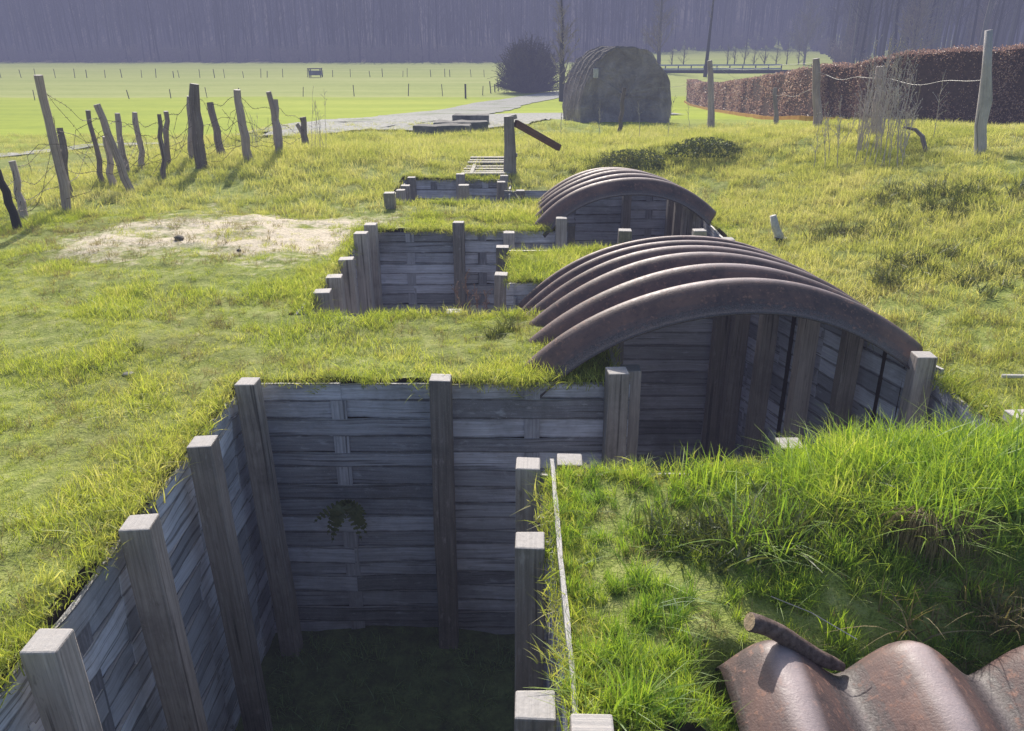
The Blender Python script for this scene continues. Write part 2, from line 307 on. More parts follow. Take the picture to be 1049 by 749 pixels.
# ------------------------------------------------------------------ mesh helpers
def tag(o, label=None, cat=None, group=None, kind=None):
    if label: o['label'] = label
    if cat: o['category'] = cat
    if group: o['group'] = group
    if kind: o['kind'] = kind
    return o
def empty(name, loc=(0, 0, 0), rz=0, **kw):
    o = bpy.data.objects.new(name, None); COL.objects.link(o); o.location = loc; o.rotation_euler = (0, 0, rz); o.empty_display_size = .2
    return tag(o, **kw)
class MB:
    def __init__(s): s.v = []; s.f = []; s.uv = []; s.r = []; s.e = {}
    def sweep(s, pts, ups, w, t, rnd=None, caps=True, jit=0):
        """box section (w along up, t along side) swept along pts"""
        rnd = random.random() if rnd is None else rnd; b = len(s.v); u0 = random.uniform(0, 40); v0 = random.uniform(0, 40); n = len(pts); L = 0; us = []
        for i, p in enumerate(pts):
            d = (pts[min(i+1, n-1)]-pts[max(i-1, 0)]).normalized(); up = ups[i] if isinstance(ups, list) else ups
            up = (up-d*up.dot(d)).normalized(); sd_ = d.cross(up)
            ww = w[i] if isinstance(w, (list, tuple)) else w; tt = t[i] if isinstance(t, (list, tuple)) else t
            if i: L += (p-pts[i-1]).length
            us.append(u0+L)
            for a, c in ((-1, -1), (1, -1), (1, 1), (-1, 1)):
                s.v.append(p+up*(a*ww/2+random.uniform(-jit, jit))+sd_*(c*tt/2+random.uniform(-jit, jit)*.5))
        W = w[0] if isinstance(w, (list, tuple)) else w
        for i in range(n-1):
            for k in range(4):
                k2 = (k+1) % 4; s.f.append((b+4*i+k, b+4*i+k2, b+4*i+4+k2, b+4*i+4+k))
                va, vb = (v0+k*W, v0+(k+1)*W); s.e[len(s.uv)] = 1; s.uv += [(us[i], va), (us[i], vb), (us[i+1], vb), (us[i+1], va)]; s.r.append(rnd)
        if caps:
            s.f.append((b+3, b+2, b+1, b)); s.uv += [(u0, v0), (u0+.02, v0), (u0+.02, v0+W), (u0, v0+W)]; s.r.append(rnd)
            e = b+4*(n-1); s.f.append((e, e+1, e+2, e+3)); s.uv += [(u0, v0), (u0+.02, v0), (u0+.02, v0+W), (u0, v0+W)]; s.r.append(rnd)
    def box(s, c, lx, ly, lz, rz=0, rnd=None, axis='z'):
        c = Vector(c); q = Matrix.Rotation(rz, 3, 'Z'); X = q@Vector((1, 0, 0)); Yv = q@Vector((0, 1, 0)); Z = Vector((0, 0, 1))
        if axis == 'z': s.sweep([c-Z*lz/2, c+Z*lz/2], X, lx, ly, rnd)
        elif axis == 'x': s.sweep([c-X*lx/2, c+X*lx/2], Z, lz, ly, rnd)
        else: s.sweep([c-Yv*ly/2, c+Yv*ly/2], Z, lz, lx, rnd)
    def tube(s, pts, rad, n=8, rnd=None, caps=True, jit=0):
        rnd = random.random() if rnd is None else rnd; b = len(s.v); u0 = random.uniform(0, 30); v0 = random.uniform(0, 30); N = len(pts); L = 0; us = []
        ref = Vector((.13, .97, .2)) if abs((pts[-1]-pts[0]).normalized().y) < .8 else Vector((1, .1, 0))
        jj = [1+random.uniform(-jit, jit) for _ in range(n)]
        for i, p in enumerate(pts):
            d = (pts[min(i+1, N-1)]-pts[max(i-1, 0)]).normalized(); a = (ref-d*ref.dot(d)).normalized(); c = d.cross(a)
            r = rad[i] if isinstance(rad, (list, tuple)) else rad
            if i: L += (p-pts[i-1]).length
            us.append(u0+L)
            for k in range(n):
                th = 2*math.pi*k/n; rr = r*jj[k]*(1+random.uniform(-jit, jit)*.5); s.v.append(p+(a*math.cos(th)+c*math.sin(th))*rr)
        r0 = max(rad) if isinstance(rad, (list, tuple)) else rad
        for i in range(N-1):
            for k in range(n):
                k2 = (k+1) % n; s.f.append((b+n*i+k, b+n*i+k2, b+n*i+n+k2, b+n*i+n+k))
                va = v0+k*6.28*r0/n; vb = v0+(k+1)*6.28*r0/n; s.uv += [(us[i], va), (us[i], vb), (us[i+1], vb), (us[i+1], va)]; s.r.append(rnd)
        if caps:
            for e, rev in ((b, True), (b+n*(N-1), False)):
                f = tuple(range(e, e+n)); s.f.append(f[::-1] if rev else f); s.uv += [(u0+.003*math.cos(q), v0+.03*math.sin(q)) for q in range(n)]; s.r.append(rnd)
    def quad(s, a, b_, c, d, rnd=None):
        b = len(s.v); s.v += [a, b_, c, d]; s.f.append((b, b+1, b+2, b+3)); s.uv += [(0, 0), (1, 0), (1, 1), (0, 1)]; s.r.append(random.random() if rnd is None else rnd)
    def grid(s, P, closed=False):
        """P[i][j] grid of points"""
        b = len(s.v); n = len(P); m = len(P[0])
        for row in P: s.v += row
        for i in range(n-1):
            for j in range(m-1):
                s.f.append((b+i*m+j, b+(i+1)*m+j, b+(i+1)*m+j+1, b+i*m+j+1)); s.uv += [(i/n, j/m)]*4; s.r.append(.5)
    def build(s, name, mat, parent=None, smooth=False, origin=None, bevel=0):
        me = bpy.data.meshes.new(name); o3 = Vector(origin) if origin is not None else Vector()
        me.from_pydata([tuple(Vector(v)-o3) for v in s.v], [], s.f); me.materials.append(mat)
        uvl = me.uv_layers.new(name='UVMap'); uvl.data.foreach_set('uv', np.array(s.uv, np.float32).ravel())
        ev = np.full((len(s.uv), 2), .5, np.float32)
        for k in s.e: ev[k:k+4, 1] = (0, 1, 1, 0)
        el = me.uv_layers.new(name='Edge'); el.data.foreach_set('uv', ev.ravel())
        at = me.attributes.new('rnd', 'FLOAT', 'FACE'); at.data.foreach_set('value', np.array(s.r, np.float32))
        if smooth: me.polygons.foreach_set('use_smooth', [True]*len(me.polygons))
        o = bpy.data.objects.new(name, me); COL.objects.link(o); o.location = o3
        if parent is not None: o.parent = parent
        if bevel:
            bm_ = o.modifiers.new('bevel', 'BEVEL'); bm_.width = bevel; bm_.segments = 2; bm_.limit_method = 'ANGLE'
        return o
def np_mesh(name, V, F, mat, uv=None, rnd=None, smooth=False, attrs=None):
    me = bpy.data.meshes.new(name); k = F.shape[1]
    me.vertices.add(len(V)); me.vertices.foreach_set('co', V.astype(np.float32).ravel())
    me.loops.add(F.size); me.loops.foreach_set('vertex_index', F.astype(np.int32).ravel())
    me.polygons.add(len(F)); me.polygons.foreach_set('loop_start', np.arange(0, F.size, k, dtype=np.int32)); me.polygons.foreach_set('loop_total', np.full(len(F), k, np.int32))
    if uv is not None: l = me.uv_layers.new(name='UVMap'); l.data.foreach_set('uv', uv.astype(np.float32).ravel())
    if rnd is not None: a = me.attributes.new('rnd', 'FLOAT', 'FACE'); a.data.foreach_set('value', rnd.astype(np.float32))
    for n_, v_ in (attrs or {}).items(): a = me.attributes.new(n_, 'FLOAT', 'POINT'); a.data.foreach_set('value', v_.astype(np.float32))
    me.update(calc_edges=True); me.materials.append(mat)
    if smooth: me.polygons.foreach_set('use_smooth', [True]*len(me.polygons))
    return me

# ------------------------------------------------------------------ ground
def axis(lo, a, b, hi, fine, g=1.12):
    mid = list(np.round(np.arange(a, b+fine/2, fine), 4)); out = []; x = b; s = fine
    while x < hi: s *= g; x += s; out.append(x)
    left = []; x = a; s = fine
    while x > lo: s *= g; x -= s; left.append(x)
    return np.array(left[::-1]+mid+out)
gx = axis(-420, -2.5, 3.5, 420, .05, 1.045); gy = axis(-12, .0, 11.0, 700, .05, 1.028)
X, Yg = np.meshgrid(gx, gy, indexing='ij'); Z = terrain(X, Yg)
cxm = (X[:-1, :-1]+X[1:, 1:])/2; cym = (Yg[:-1, :-1]+Yg[1:, 1:])/2
inside = in_trench(cxm, cym, .03)
idx = np.arange(X.size).reshape(X.shape)
F = np.stack([idx[:-1, :-1], idx[1:, :-1], idx[1:, 1:], idx[:-1, 1:]], -1)[~inside]
V = np.stack([X, Yg, Z], -1).reshape(-1, 3)
skV = []; skF = []; base = len(V)
def skirt(i0, j0, i1, j1):
    a = V[idx[i0, j0]]; b = V[idx[i1, j1]]; n = base+len(skV)
    skV.extend([a, b, (b[0], b[1], -1.75), (a[0], a[1], -1.75)]); skF.append((n, n+1, n+2, n+3))
ni, nj = inside.shape
for i in range(ni):
    js = np.nonzero(inside[i])[0]
    for j in js:
        if not inside[i-1, j]: skirt(i, j, i, j+1)
        if not inside[i+1, j]: skirt(i+1, j, i+1, j+1)
        if not inside[i, j-1]: skirt(i, j, i+1, j)
        if not inside[i, j+1]: skirt(i, j+1, i+1, j+1)
V = np.vstack([V, np.array(skV)]); F = np.vstack([F, np.array(skF)])
def bare_f(x, y):
    b = np.maximum(gau(x, y, -2.3, 7.6, 1.5, 1.35), 1.0*gau(x, y, -3.3, 7.4, .95, 1.1)); b = np.maximum(b, .55*gau(x, y, -2.6, 8.7, 1.5, .45))
    b = np.maximum(b, .5*gau(x, y, -3.0, 8.4, 2.2, 1.6)); b = np.maximum(b, .35*gau(x, y, -1.75, 6.9, .25, 1.2)); b = np.maximum(b, .3*gau(x, y, -2.2, 5.0, .7, .5))
    return b*(.62+1.3*(fbm(x*2.4, y*3.4, 33, 4)-.33))
wd = sst(232, 238, V[:, 1]-60*sst(.08, .17, V[:, 0]/np.maximum(V[:, 1], 1)))
me = np_mesh('ground', V, F, M_GROUND, smooth=True, attrs={'bare': bare_f(V[:, 0], V[:, 1]), 'wood': wd})
g = bpy.data.objects.new('ground', me); COL.objects.link(g); tag(g, kind='structure')
# trench floor
fx = np.arange(-1.7, 3.41, .08); fy = np.arange(0, 11.1, .08); FX, FY = np.meshgrid(fx, fy, indexing='ij'); FZ = -1.7+(fbm(FX*2, FY*2, 5)-.5)*.1+(fbm(FX*9, FY*9, 6)-.5)*.03
fi = np.arange(FX.size).reshape(FX.shape); ff = np.stack([fi[:-1, :-1], fi[1:, :-1], fi[1:, 1:], fi[:-1, 1:]], -1).reshape(-1, 4)
keep = in_trench((FX[:-1, :-1]+FX[1:, 1:])/2, (FY[:-1, :-1]+FY[1:, 1:])/2, .12).reshape(-1)
me = np_mesh('trench_floor', np.stack([FX, FY, FZ], -1).reshape(-1, 3), ff[keep], M_FLOOR, smooth=True)
o = bpy.data.objects.new('trench_floor', me); COL.objects.link(o); tag(o, kind='structure')

# ------------------------------------------------------------------ gravel tracks
def drape(name, cl, widths, mat, off=.04, n=160, cross=6, kind='structure'):
    pts = [ground_at(px, py, 6) for px, py in cl]; P = []
    cum = np.concatenate([[0], np.cumsum([(pts[i+1]-pts[i]).length for i in range(len(pts)-1)])])
    xs = np.interp(np.linspace(0, cum[-1], n), cum, [p.x for p in pts]); ys = np.interp(np.linspace(0, cum[-1], n), cum, [p.y for p in pts]); ws = np.interp(np.linspace(0, cum[-1], n), cum, widths)
    ker = np.ones(9)/9; xs = np.convolve(np.pad(xs, 4, 'edge'), ker, 'valid'); ys = np.convolve(np.pad(ys, 4, 'edge'), ker, 'valid')
    m = MB()
    for i in range(n):
        a = max(i-1, 0); b = min(i+1, n-1); t = Vector((xs[b]-xs[a], ys[b]-ys[a], 0)).normalized(); nn = Vector((-t.y, t.x, 0)); row = []
        for k in range(cross):
            q = (k/(cross-1)-.5)*ws[i]*(1+.12*(vnoise(np.array([xs[i]*.8]), np.array([ys[i]*.8+k]))[0]-.5)); x = xs[i]+nn.x*q; y = ys[i]+nn.y*q; row.append(Vector((x, y, tz(x, y)+off)))
        P.append(row)
    m.grid(P); o = m.build(name, mat, smooth=True); tag(o, kind=kind); return o
drape('gravel_track', [(-60, 168), (60, 154), (200, 145.5), (300, 135), (370, 127), (450, 118), (510, 107), (560, 98.5), (600, 92), (650, 88)], [.7, .8, 1.4, 2.6, 3.6, 4.0, 4.2, 3.8, 3.4, 3.4], M_GRAVEL)
drape('gravel_yard', [(270, 142), (350, 133), (430, 128), (500, 122), (580, 118), (640, 117.5), (700, 117.5)], [.5, 2.6, 5.5, 5.5, 5.5, 4.5, 3.2], M_GRAVEL, off=.048)

# ------------------------------------------------------------------ trench walls
def post_mesh(x, y, top, bot=-1.78, w=.12, lean=(0, 0), rz=0):
    m = MB(); q = Matrix.Rotation(rz, 3, 'Z'); n = 5; pts = []
    for i in range(n):
        f = i/(n-1); pts.append(Vector((x+lean[0]*(1-f)+random.uniform(-.003, .003), y+lean[1]*(1-f), bot+(top-bot)*f)))
    m.sweep(pts, q@Vector((1, 0, 0)), w*random.uniform(.96, 1.05), w*random.uniform(.94, 1.03), jit=.0035); return m
def wall(label, p0, p1, inward, posts, top=-.03, laths=1, panel_ends=None, group=None, w=.108, tops=None, leans=None, sag=0):
    """plank revetment from p0 to p1; posts at distances along it, planks woven round laths"""
    p0 = Vector((*p0, 0)); p1 = Vector((*p1, 0)); d = (p1-p0); L = d.length; d.normalize(); nrm = Vector((*inward, 0)).normalized(); rz = math.atan2(d.y, d.x)
    root = empty('trench_wall', ((p0+p1)/2+Vector((0, 0, -1.7))), label=label, cat='trench wall', group='plank walls lining the trench'); ro = root.location
    def par(o): o.parent = root; o.location = o.location-ro
    for i, s_ in enumerate(posts):
        tp = (tops[i] if tops else random.uniform(.05, .085)); c = p0+d*s_+nrm*.085; ln = nrm*(leans[i] if leans else random.uniform(.0, .05))
        o = post_mesh(c.x, c.y, tp, w=w, lean=(ln.x, ln.y), rz=(0 if 'slanting' in label else rz)+random.uniform(-.06, .06)).build('post', M_POST, origin=(c.x, c.y, -1.7), bevel=.007); par(o)
    cuts = [0]+[s_ for s_ in posts if .12 < s_ < L-.12]+[L]
    for a, b in zip(cuts[:-1], cuts[1:]):
        pl = MB(); la = MB(); ctr = (a+b)/2; lp = [a+(b-a)*random.uniform(.44, .52)] if laths == 1 else [a+(b-a)*.33, a+(b-a)*.68]
        if b-a < .3 or laths == 0: lp = []
        z = top+random.uniform(-.01, .01); row = 0; sgn = random.choice((-1, 1))
        while z > -1.68:
            h = random.uniform(.085, .125); sgn = -sgn; amp = random.uniform(.010, .015); broken = lp and random.random() < .25
            spans = [(a-.045, b+.045)] if not broken else [(a, lp[0]+.02), (lp[0]-.01, b)]
            for k, (u, v) in enumerate(spans):
                tl = random.uniform(-.012, .012); n = 9; pts = []
                for i in range(n):
                    f = i/(n-1); s_ = u+(v-u)*f; bulge = 0
                    for q in lp: bulge += sgn*amp*math.exp(-((s_-q)/.16)**2)
                    if k: bulge -= .006
                    pts.append(p0+d*s_-nrm*.02+nrm*bulge+Vector((0, 0, z-h/2+tl*(f-.5)-sag*math.sin(math.pi*f)*(1 if row < 3 else 0)))+nrm*random.uniform(-.002, .002))
                pl.sweep(pts, Vector((0, 0, 1)), h*random.uniform(.94, 1.0), random.uniform(.016, .022), jit=.0025)
            z -= h; row += 1
        for q in lp:
            c = p0+d*q-nrm*.012; la.sweep([c+Vector((0, 0, top-.02)), c+Vector((0, 0, -1.7))], d, .085, .010)
        par(pl.build('plank_panel', M_PLANK_SHEEN if (nrm.x > .9 and p0.x < -1.4 and p0.y < 1) or 'slanting' in label else M_PLANK, origin=p0+d*ctr+Vector((0, 0, -1.7))))
        if lp: par(la.build('lath', M_LATH, origin=p0+d*ctr+Vector((0, 0, -1.7))))
    return root
G = None
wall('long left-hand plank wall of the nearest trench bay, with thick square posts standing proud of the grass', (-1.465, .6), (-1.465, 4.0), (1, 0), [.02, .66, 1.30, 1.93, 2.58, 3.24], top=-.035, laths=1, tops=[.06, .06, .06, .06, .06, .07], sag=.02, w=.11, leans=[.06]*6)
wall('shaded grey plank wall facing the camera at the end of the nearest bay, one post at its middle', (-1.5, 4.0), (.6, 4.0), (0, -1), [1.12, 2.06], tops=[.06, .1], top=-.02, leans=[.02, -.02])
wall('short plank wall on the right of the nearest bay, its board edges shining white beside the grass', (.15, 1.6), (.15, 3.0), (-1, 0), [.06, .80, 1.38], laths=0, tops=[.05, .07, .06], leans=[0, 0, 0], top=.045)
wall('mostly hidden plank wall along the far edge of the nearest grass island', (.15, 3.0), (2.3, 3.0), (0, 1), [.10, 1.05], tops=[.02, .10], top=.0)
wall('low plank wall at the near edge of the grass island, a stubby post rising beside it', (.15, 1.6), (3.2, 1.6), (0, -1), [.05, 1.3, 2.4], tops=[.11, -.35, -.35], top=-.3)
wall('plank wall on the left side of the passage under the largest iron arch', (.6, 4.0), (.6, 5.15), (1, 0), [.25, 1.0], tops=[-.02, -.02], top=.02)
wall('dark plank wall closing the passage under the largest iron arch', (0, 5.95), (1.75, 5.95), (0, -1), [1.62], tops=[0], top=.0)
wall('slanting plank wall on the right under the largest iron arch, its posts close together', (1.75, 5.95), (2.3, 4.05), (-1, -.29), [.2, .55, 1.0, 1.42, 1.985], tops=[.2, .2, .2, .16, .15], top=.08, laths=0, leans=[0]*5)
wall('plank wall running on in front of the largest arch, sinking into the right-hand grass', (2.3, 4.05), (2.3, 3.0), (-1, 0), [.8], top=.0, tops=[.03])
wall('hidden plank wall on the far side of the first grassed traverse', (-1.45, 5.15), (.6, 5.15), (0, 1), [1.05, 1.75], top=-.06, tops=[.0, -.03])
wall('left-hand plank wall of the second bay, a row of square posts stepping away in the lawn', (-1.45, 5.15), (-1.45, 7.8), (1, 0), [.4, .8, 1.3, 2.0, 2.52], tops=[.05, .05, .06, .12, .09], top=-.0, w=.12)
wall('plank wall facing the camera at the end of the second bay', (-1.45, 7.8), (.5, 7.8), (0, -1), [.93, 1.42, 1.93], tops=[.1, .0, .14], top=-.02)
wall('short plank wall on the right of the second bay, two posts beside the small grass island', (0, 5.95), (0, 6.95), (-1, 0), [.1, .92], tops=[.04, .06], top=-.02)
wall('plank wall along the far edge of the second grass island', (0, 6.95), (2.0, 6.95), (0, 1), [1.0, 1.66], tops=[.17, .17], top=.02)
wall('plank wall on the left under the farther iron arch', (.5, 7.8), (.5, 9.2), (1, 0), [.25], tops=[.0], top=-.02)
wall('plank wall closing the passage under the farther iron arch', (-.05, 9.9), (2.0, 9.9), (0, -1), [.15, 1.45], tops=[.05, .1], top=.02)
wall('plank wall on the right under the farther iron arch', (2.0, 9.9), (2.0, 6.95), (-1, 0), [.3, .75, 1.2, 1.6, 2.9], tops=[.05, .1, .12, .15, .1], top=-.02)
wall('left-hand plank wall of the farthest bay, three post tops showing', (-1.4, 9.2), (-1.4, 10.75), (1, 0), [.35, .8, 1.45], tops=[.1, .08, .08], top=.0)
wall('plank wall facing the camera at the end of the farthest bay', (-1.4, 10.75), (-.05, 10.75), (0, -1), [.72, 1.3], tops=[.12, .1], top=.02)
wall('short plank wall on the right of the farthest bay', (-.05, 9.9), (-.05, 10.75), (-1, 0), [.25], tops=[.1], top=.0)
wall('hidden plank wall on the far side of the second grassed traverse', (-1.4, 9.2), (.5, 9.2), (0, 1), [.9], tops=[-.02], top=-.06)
for px, py, h, lb in ((300+100, 214, .17, 'stubby square post alone in the grass left of the farthest bay'), (479, 209, .2, 'stubby square post standing in front of the farthest bay wall')):
    p = ground_at(px, py, 4)
    if lb.startswith('stubby square post standing'): p = Vector((-.57, 9.6, -.05)); 
    o = post_mesh(p.x, p.y, p.z+h, bot=-1.78 if p.x > -1.3 else -.4, w=.12).build('stub_post', M_POST, origin=(p.x, p.y, 0), bevel=.006); tag(o, lb, 'post')
# pale cut posts flush with grass
for x, y, h, sx, sy, lb in ((2.42, 3.36, .1, .2, .13, 'pale weathered board end lying in the grass right of the big arch'),):
    m = MB(); m.box((x, y, tz(x, y)+h/2), sx, sy, .05, rz=.1, axis='x'); o = m.build('board_end', M_PALEPOST, origin=(x, y, 0), bevel=.004); tag(o, lb, 'board')

# ------------------------------------------------------------------ corrugated arches
def arch(label, foot_l, foot_r, rise, y0, pitch, ribs, drop, depth=.135, rot=0, loc=None, extra_arc=0.0, phase0=.5, endcurl=0, flat=1.0, a_lo=None):
    """arc of heavy corrugated iron: arc across local X, ribs follow each other along local Y"""
    fl = Vector(foot_l); fr = Vector(foot_r); cx = (fl.x+fr.x)/2; half = (fr.x-fl.x)/2; Rr = (half*half+rise*rise)/(2*rise); th = math.asin(half/Rr)+extra_arc; tilt = math.atan2(fr.y-fl.y, fr.x-fl.x)
    na = 72; per = 18; ns = int(per*(ribs+.5)); P = []; hts = []
    for i in range(ns+1):
        q = i/per; s_ = q-phase0  # crest at integer s_
        yy = y0+sum([pitch[min(k, len(pitch)-1)] for k in range(0)]); k = max(0, min(int(math.floor(s_)), len(pitch)-1)); 
        yy = y0+sum(pitch[:k])+(s_-k)*pitch[k]
        c = math.cos(2*math.pi*s_); cc = (((1+c)/2)**flat)*2-1; prof = depth/2*cc; hts.append((cc+1)/2); dz = -np.interp(yy-y0, [0, .8, 2.0], [0, drop*.25, drop]); row = []
        for j in range(na+1):
            lo = -th if a_lo is None else a_lo; a = lo+(th-lo)*j/na; rr = Rr+prof; x = rr*math.sin(a); z = rr*math.cos(a)-(Rr-rise)
            curl = -endcurl*max(0, (abs(a)/th-.9)/.1)**2-(0 if a_lo is None else .05*max(0, (a_lo+.05-a)/.05)**2); wob = curl+.006*math.sin(a*7+yy*3); xx = cx+x*math.cos(tilt)-z*math.sin(tilt); zz = (fl.y+fr.y)/2+x*math.sin(tilt)+z*math.cos(tilt)+dz+wob
            row.append(Vector((xx, yy+.02*math.sin(a*2.3+1), zz)))
        P.append(row)
    m = MB(); m.grid(P); m.r = [(hts[q]+hts[q+1])/2 for q in range(ns) for _ in range(na)]; og = Vector((cx, y0, 0))
    o = m.build('corrugated_arch', M_RUST, smooth=True, origin=og); sm = o.modifiers.new('thickness', 'SOLIDIFY'); sm.thickness = .009; sm.offset = -1
    if loc is not None: o.location = loc; o.rotation_euler = (0, 0, rot)
    return tag(o, label, 'iron arch', 'corrugated iron sheets roofing the trench')
arch('large rusty corrugated iron arch roofing the trench at mid distance', (.10, -.07, 0), (2.26, .07, 0), .43, 4.22, [.38, .37, .33, .29, .26], 5, .16)
arch('smaller-looking rusty corrugated iron arch farther back, roofing the second passage', (.27, -.02, 0), (1.98, .10, 0), .37, 7.95, [.36, .35, .35, .35], 4, .16)
a0 = arch('nearest rusty corrugated iron sheet, cut off by the lower right corner', (-.9, 0, 0), (.9, 0, 0), .30, 0, [.398]*6, 5, .0, depth=.125, phase0=.38, endcurl=.0, flat=.82, a_lo=-.075)
a0.location = (.765, 1.83, -.305); a0.rotation_euler = (0, 0, R(-91.5))
# ------------------------------------------------------------------ stick on the near sheet
from mathutils.bvhtree import BVHTree
mw = Matrix.Translation(a0.location)@Matrix.Rotation(a0.rotation_euler.z, 4, 'Z'); bv = BVHTree.FromPolygons([mw@v.co for v in a0.data.vertices], [tuple(p.vertices) for p in a0.data.polygons]); eye = Vector((0, 0, CAMZ))
def on_sheet(px, py, up):
    h = bv.ray_cast(eye, ray(px, py).normalized()); q = h[0] if h[0] else at_depth(px, py, 1.7); nn_ = h[1] if h[1] else Vector((0, 0, 1))
    if nn_.z < 0: nn_ = -nn_
    return q+nn_*up
m = MB(); B = on_sheet(866, 694, .02); A = on_sheet(775, 668, .0); A.z += .02
for _ in range(60):
    ok = True
    for q in range(1, 9):
        c_ = A.lerp(B, q/10); h_ = bv.ray_cast(c_+Vector((0, 0, 1)), Vector((0, 0, -1)))
        if h_[0] is not None and h_[0].z > c_.z-.019: ok = False
    if ok: break
    A.z += .006; B.z += .0012
A = B+(A-B)*1.12; pts = []
for i in range(11):
    f = i/10; p = A.lerp(B, f); p.z += .008*math.sin(f*5.5); p.y += .006*math.sin(f*8); pts.append(p)
m.tube(pts, [.027, .026, .025, .026, .025, .024, .024, .022, .022, .019, .013], 14, jit=.05)
st = m.build('broken_branch', M_BARK, smooth=True, origin=A); tag(st, 'short thick broken branch lying across the nearest rusty iron sheet', 'branch')
m = MB(); dr = (pts[0]-pts[1]).normalized(); m.tube([pts[0]+dr*.0005, pts[0]+dr*.002], .0255, 14); m.build('cut_end', M_CUT, origin=A).parent = st
for c in st.children: c.location = (0, 0, 0)

# ------------------------------------------------------------------ left barbed-wire fence
def gnarled(base, top, r, mat, fork=None, parent=None, name='post', n=9, seed=0):
    rd = random.Random(seed); m = MB(); pts = []; rad = []; d = top-base; side = Vector((1, .2, 0)); b0 = base-d.normalized()*.15
    for i in range(8):
        f = i/7; p = b0.lerp(top, f)+side*rd.uniform(-.018, .018)*(1 if 0 < i < 7 else 0); pts.append(p); rad.append(r*(1.12-.3*f)*rd.uniform(.9, 1.1))
    m.tube(pts, rad, n, jit=.09)
    if fork:
        q = b0.lerp(top, fork[0]); e = fork[1]; m.tube([q, q.lerp(e, .5)+side*.01, e], [r*.8, r*.7, r*.6], 7, jit=.08)
    return m.build(name, mat, parent, smooth=False, origin=base)
LP = [((19, 236), (-3, 174), .042, 1), ((24.5, 223), (12, 165), .04, 0), ((71, 218), (39, 77), .05, 0), ((71, 205), (61, 131), .045, 0), ((106, 190), (90, 113), .035, 2),
      ((116, 193), (108, 140), .04, 2), ((135, 198), (99, 107), .05, 0), ((130, 178), (120, 116), .042, 0), ((147, 174), (138, 115), .042, 0), ((169.5, 186), (163, 117), .032, 0),
      ((171, 171), (170, 114), .038, 0), ((206, 172), (199.5, 86), .078, 0), ((198, 164), (195, 99), .06, 0), ((228, 161), (215, 105), .062, 0), ((255, 166), (243, 92), .058, 0), ((285, 160), (281, 102), .06, 0), ((314, 151), (310, 120), .055, 0)]
froot = empty('barbed_wire_fence', ground_at(170, 186, 4), label='row of crooked gnarled wooden stakes strung with rusty barbed wire, left of the trench', cat='fence'); fo = froot.location.copy()
tops = []; bases = []
for i, ((bx, by), (tx, ty), r, k) in enumerate(LP):
    b = ground_at(bx, by, 4); t = at_depth(tx, ty, b.y+random.uniform(-.1, .1)); tops.append(t); bases.append(b)
    fork = None
    if i == 15: fork = (.62, at_depth(275, 94, b.y))
    if i == 16: fork = (.45, at_depth(304, 127, b.y))
    o = gnarled(b, t, r, [M_STAKE, M_DARKSTAKE, M_PALEPOST][k] if k != 2 else M_STAKE, fork, seed=i); o.parent = froot; o.location = o.location-fo
m = MB()
def wirepath(a, b, sag, n=14, seed=0):
    rd = random.Random(seed); ph = rd.uniform(0, 6); out = []
    for i in range(n+1):
        f = i/n; p = a.lerp(b, f); p.z -= sag*4*f*(1-f); p.z += .03*math.sin(f*9+ph)*math.sin(math.pi*f); p.y += .05*math.sin(f*7+ph)*math.sin(math.pi*f); out.append(p)
    return out
def barbed(m, pts, r=.0028, step=.12):
    m.tube(pts, r, 4, caps=False)
    for a, b in zip(pts[:-1], pts[1:]):
        k = max(1, int((b-a).length/step))
        for i in range(k):
            p = a.lerp(b, (i+.5)/k); v = Vector((random.uniform(-1, 1), random.uniform(-1, 1), random.uniform(-1, 1))).normalized()*.018; m.tube([p-v, p+v], r*.8, 3, caps=False)
order = [0, 1, 3, 2, 6, 7, 8, 10, 11, 13, 14, 15, 16]
for a, b in zip(order[:-1], order[1:]):
    for h in (.35, .65, .93):
        barbed(m, wirepath(bases[a].lerp(tops[a], h+random.uniform(-.06, .03)), bases[b].lerp(tops[b], h+random.uniform(-.08, .04)), random.uniform(.02, .16), seed=a*7+int(h*10)))
for a, b, h, g2 in ((2, 6, .95, .3), (2, 1, .55, .1), (6, 8, .3, .8), (11, 9, .9, .35), (11, 14, .2, .85), (14, 15, .95, .3), (2, 4, .2, .7), (4, 9, .8, .35), (13, 15, .6, .1), (0, 3, .3, .7), (10, 12, .4, .8), (6, 10, .15, .5)):
    barbed(m, wirepath(bases[a].lerp(tops[a], h), bases[b].lerp(tops[b], g2), random.uniform(.1, .3), seed=a+b*3))
for k in range(7):   # loose loops
    c = bases[random.choice((2, 4, 7, 9, 11, 13))]+Vector((random.uniform(-.3, .5), random.uniform(-.1, .3), .45)); rr = random.uniform(.2, .45); ph = random.uniform(0, 6)
    barbed(m, [c+Vector((rr*math.cos(t*.7+ph)*1.2, .1*math.sin(t), rr*math.sin(t*.7+ph))) for t in range(8)])
o = m.build('barbed_wire', M_WIRE, origin=fo); o.parent = froot; o.location = (0, 0, 0)

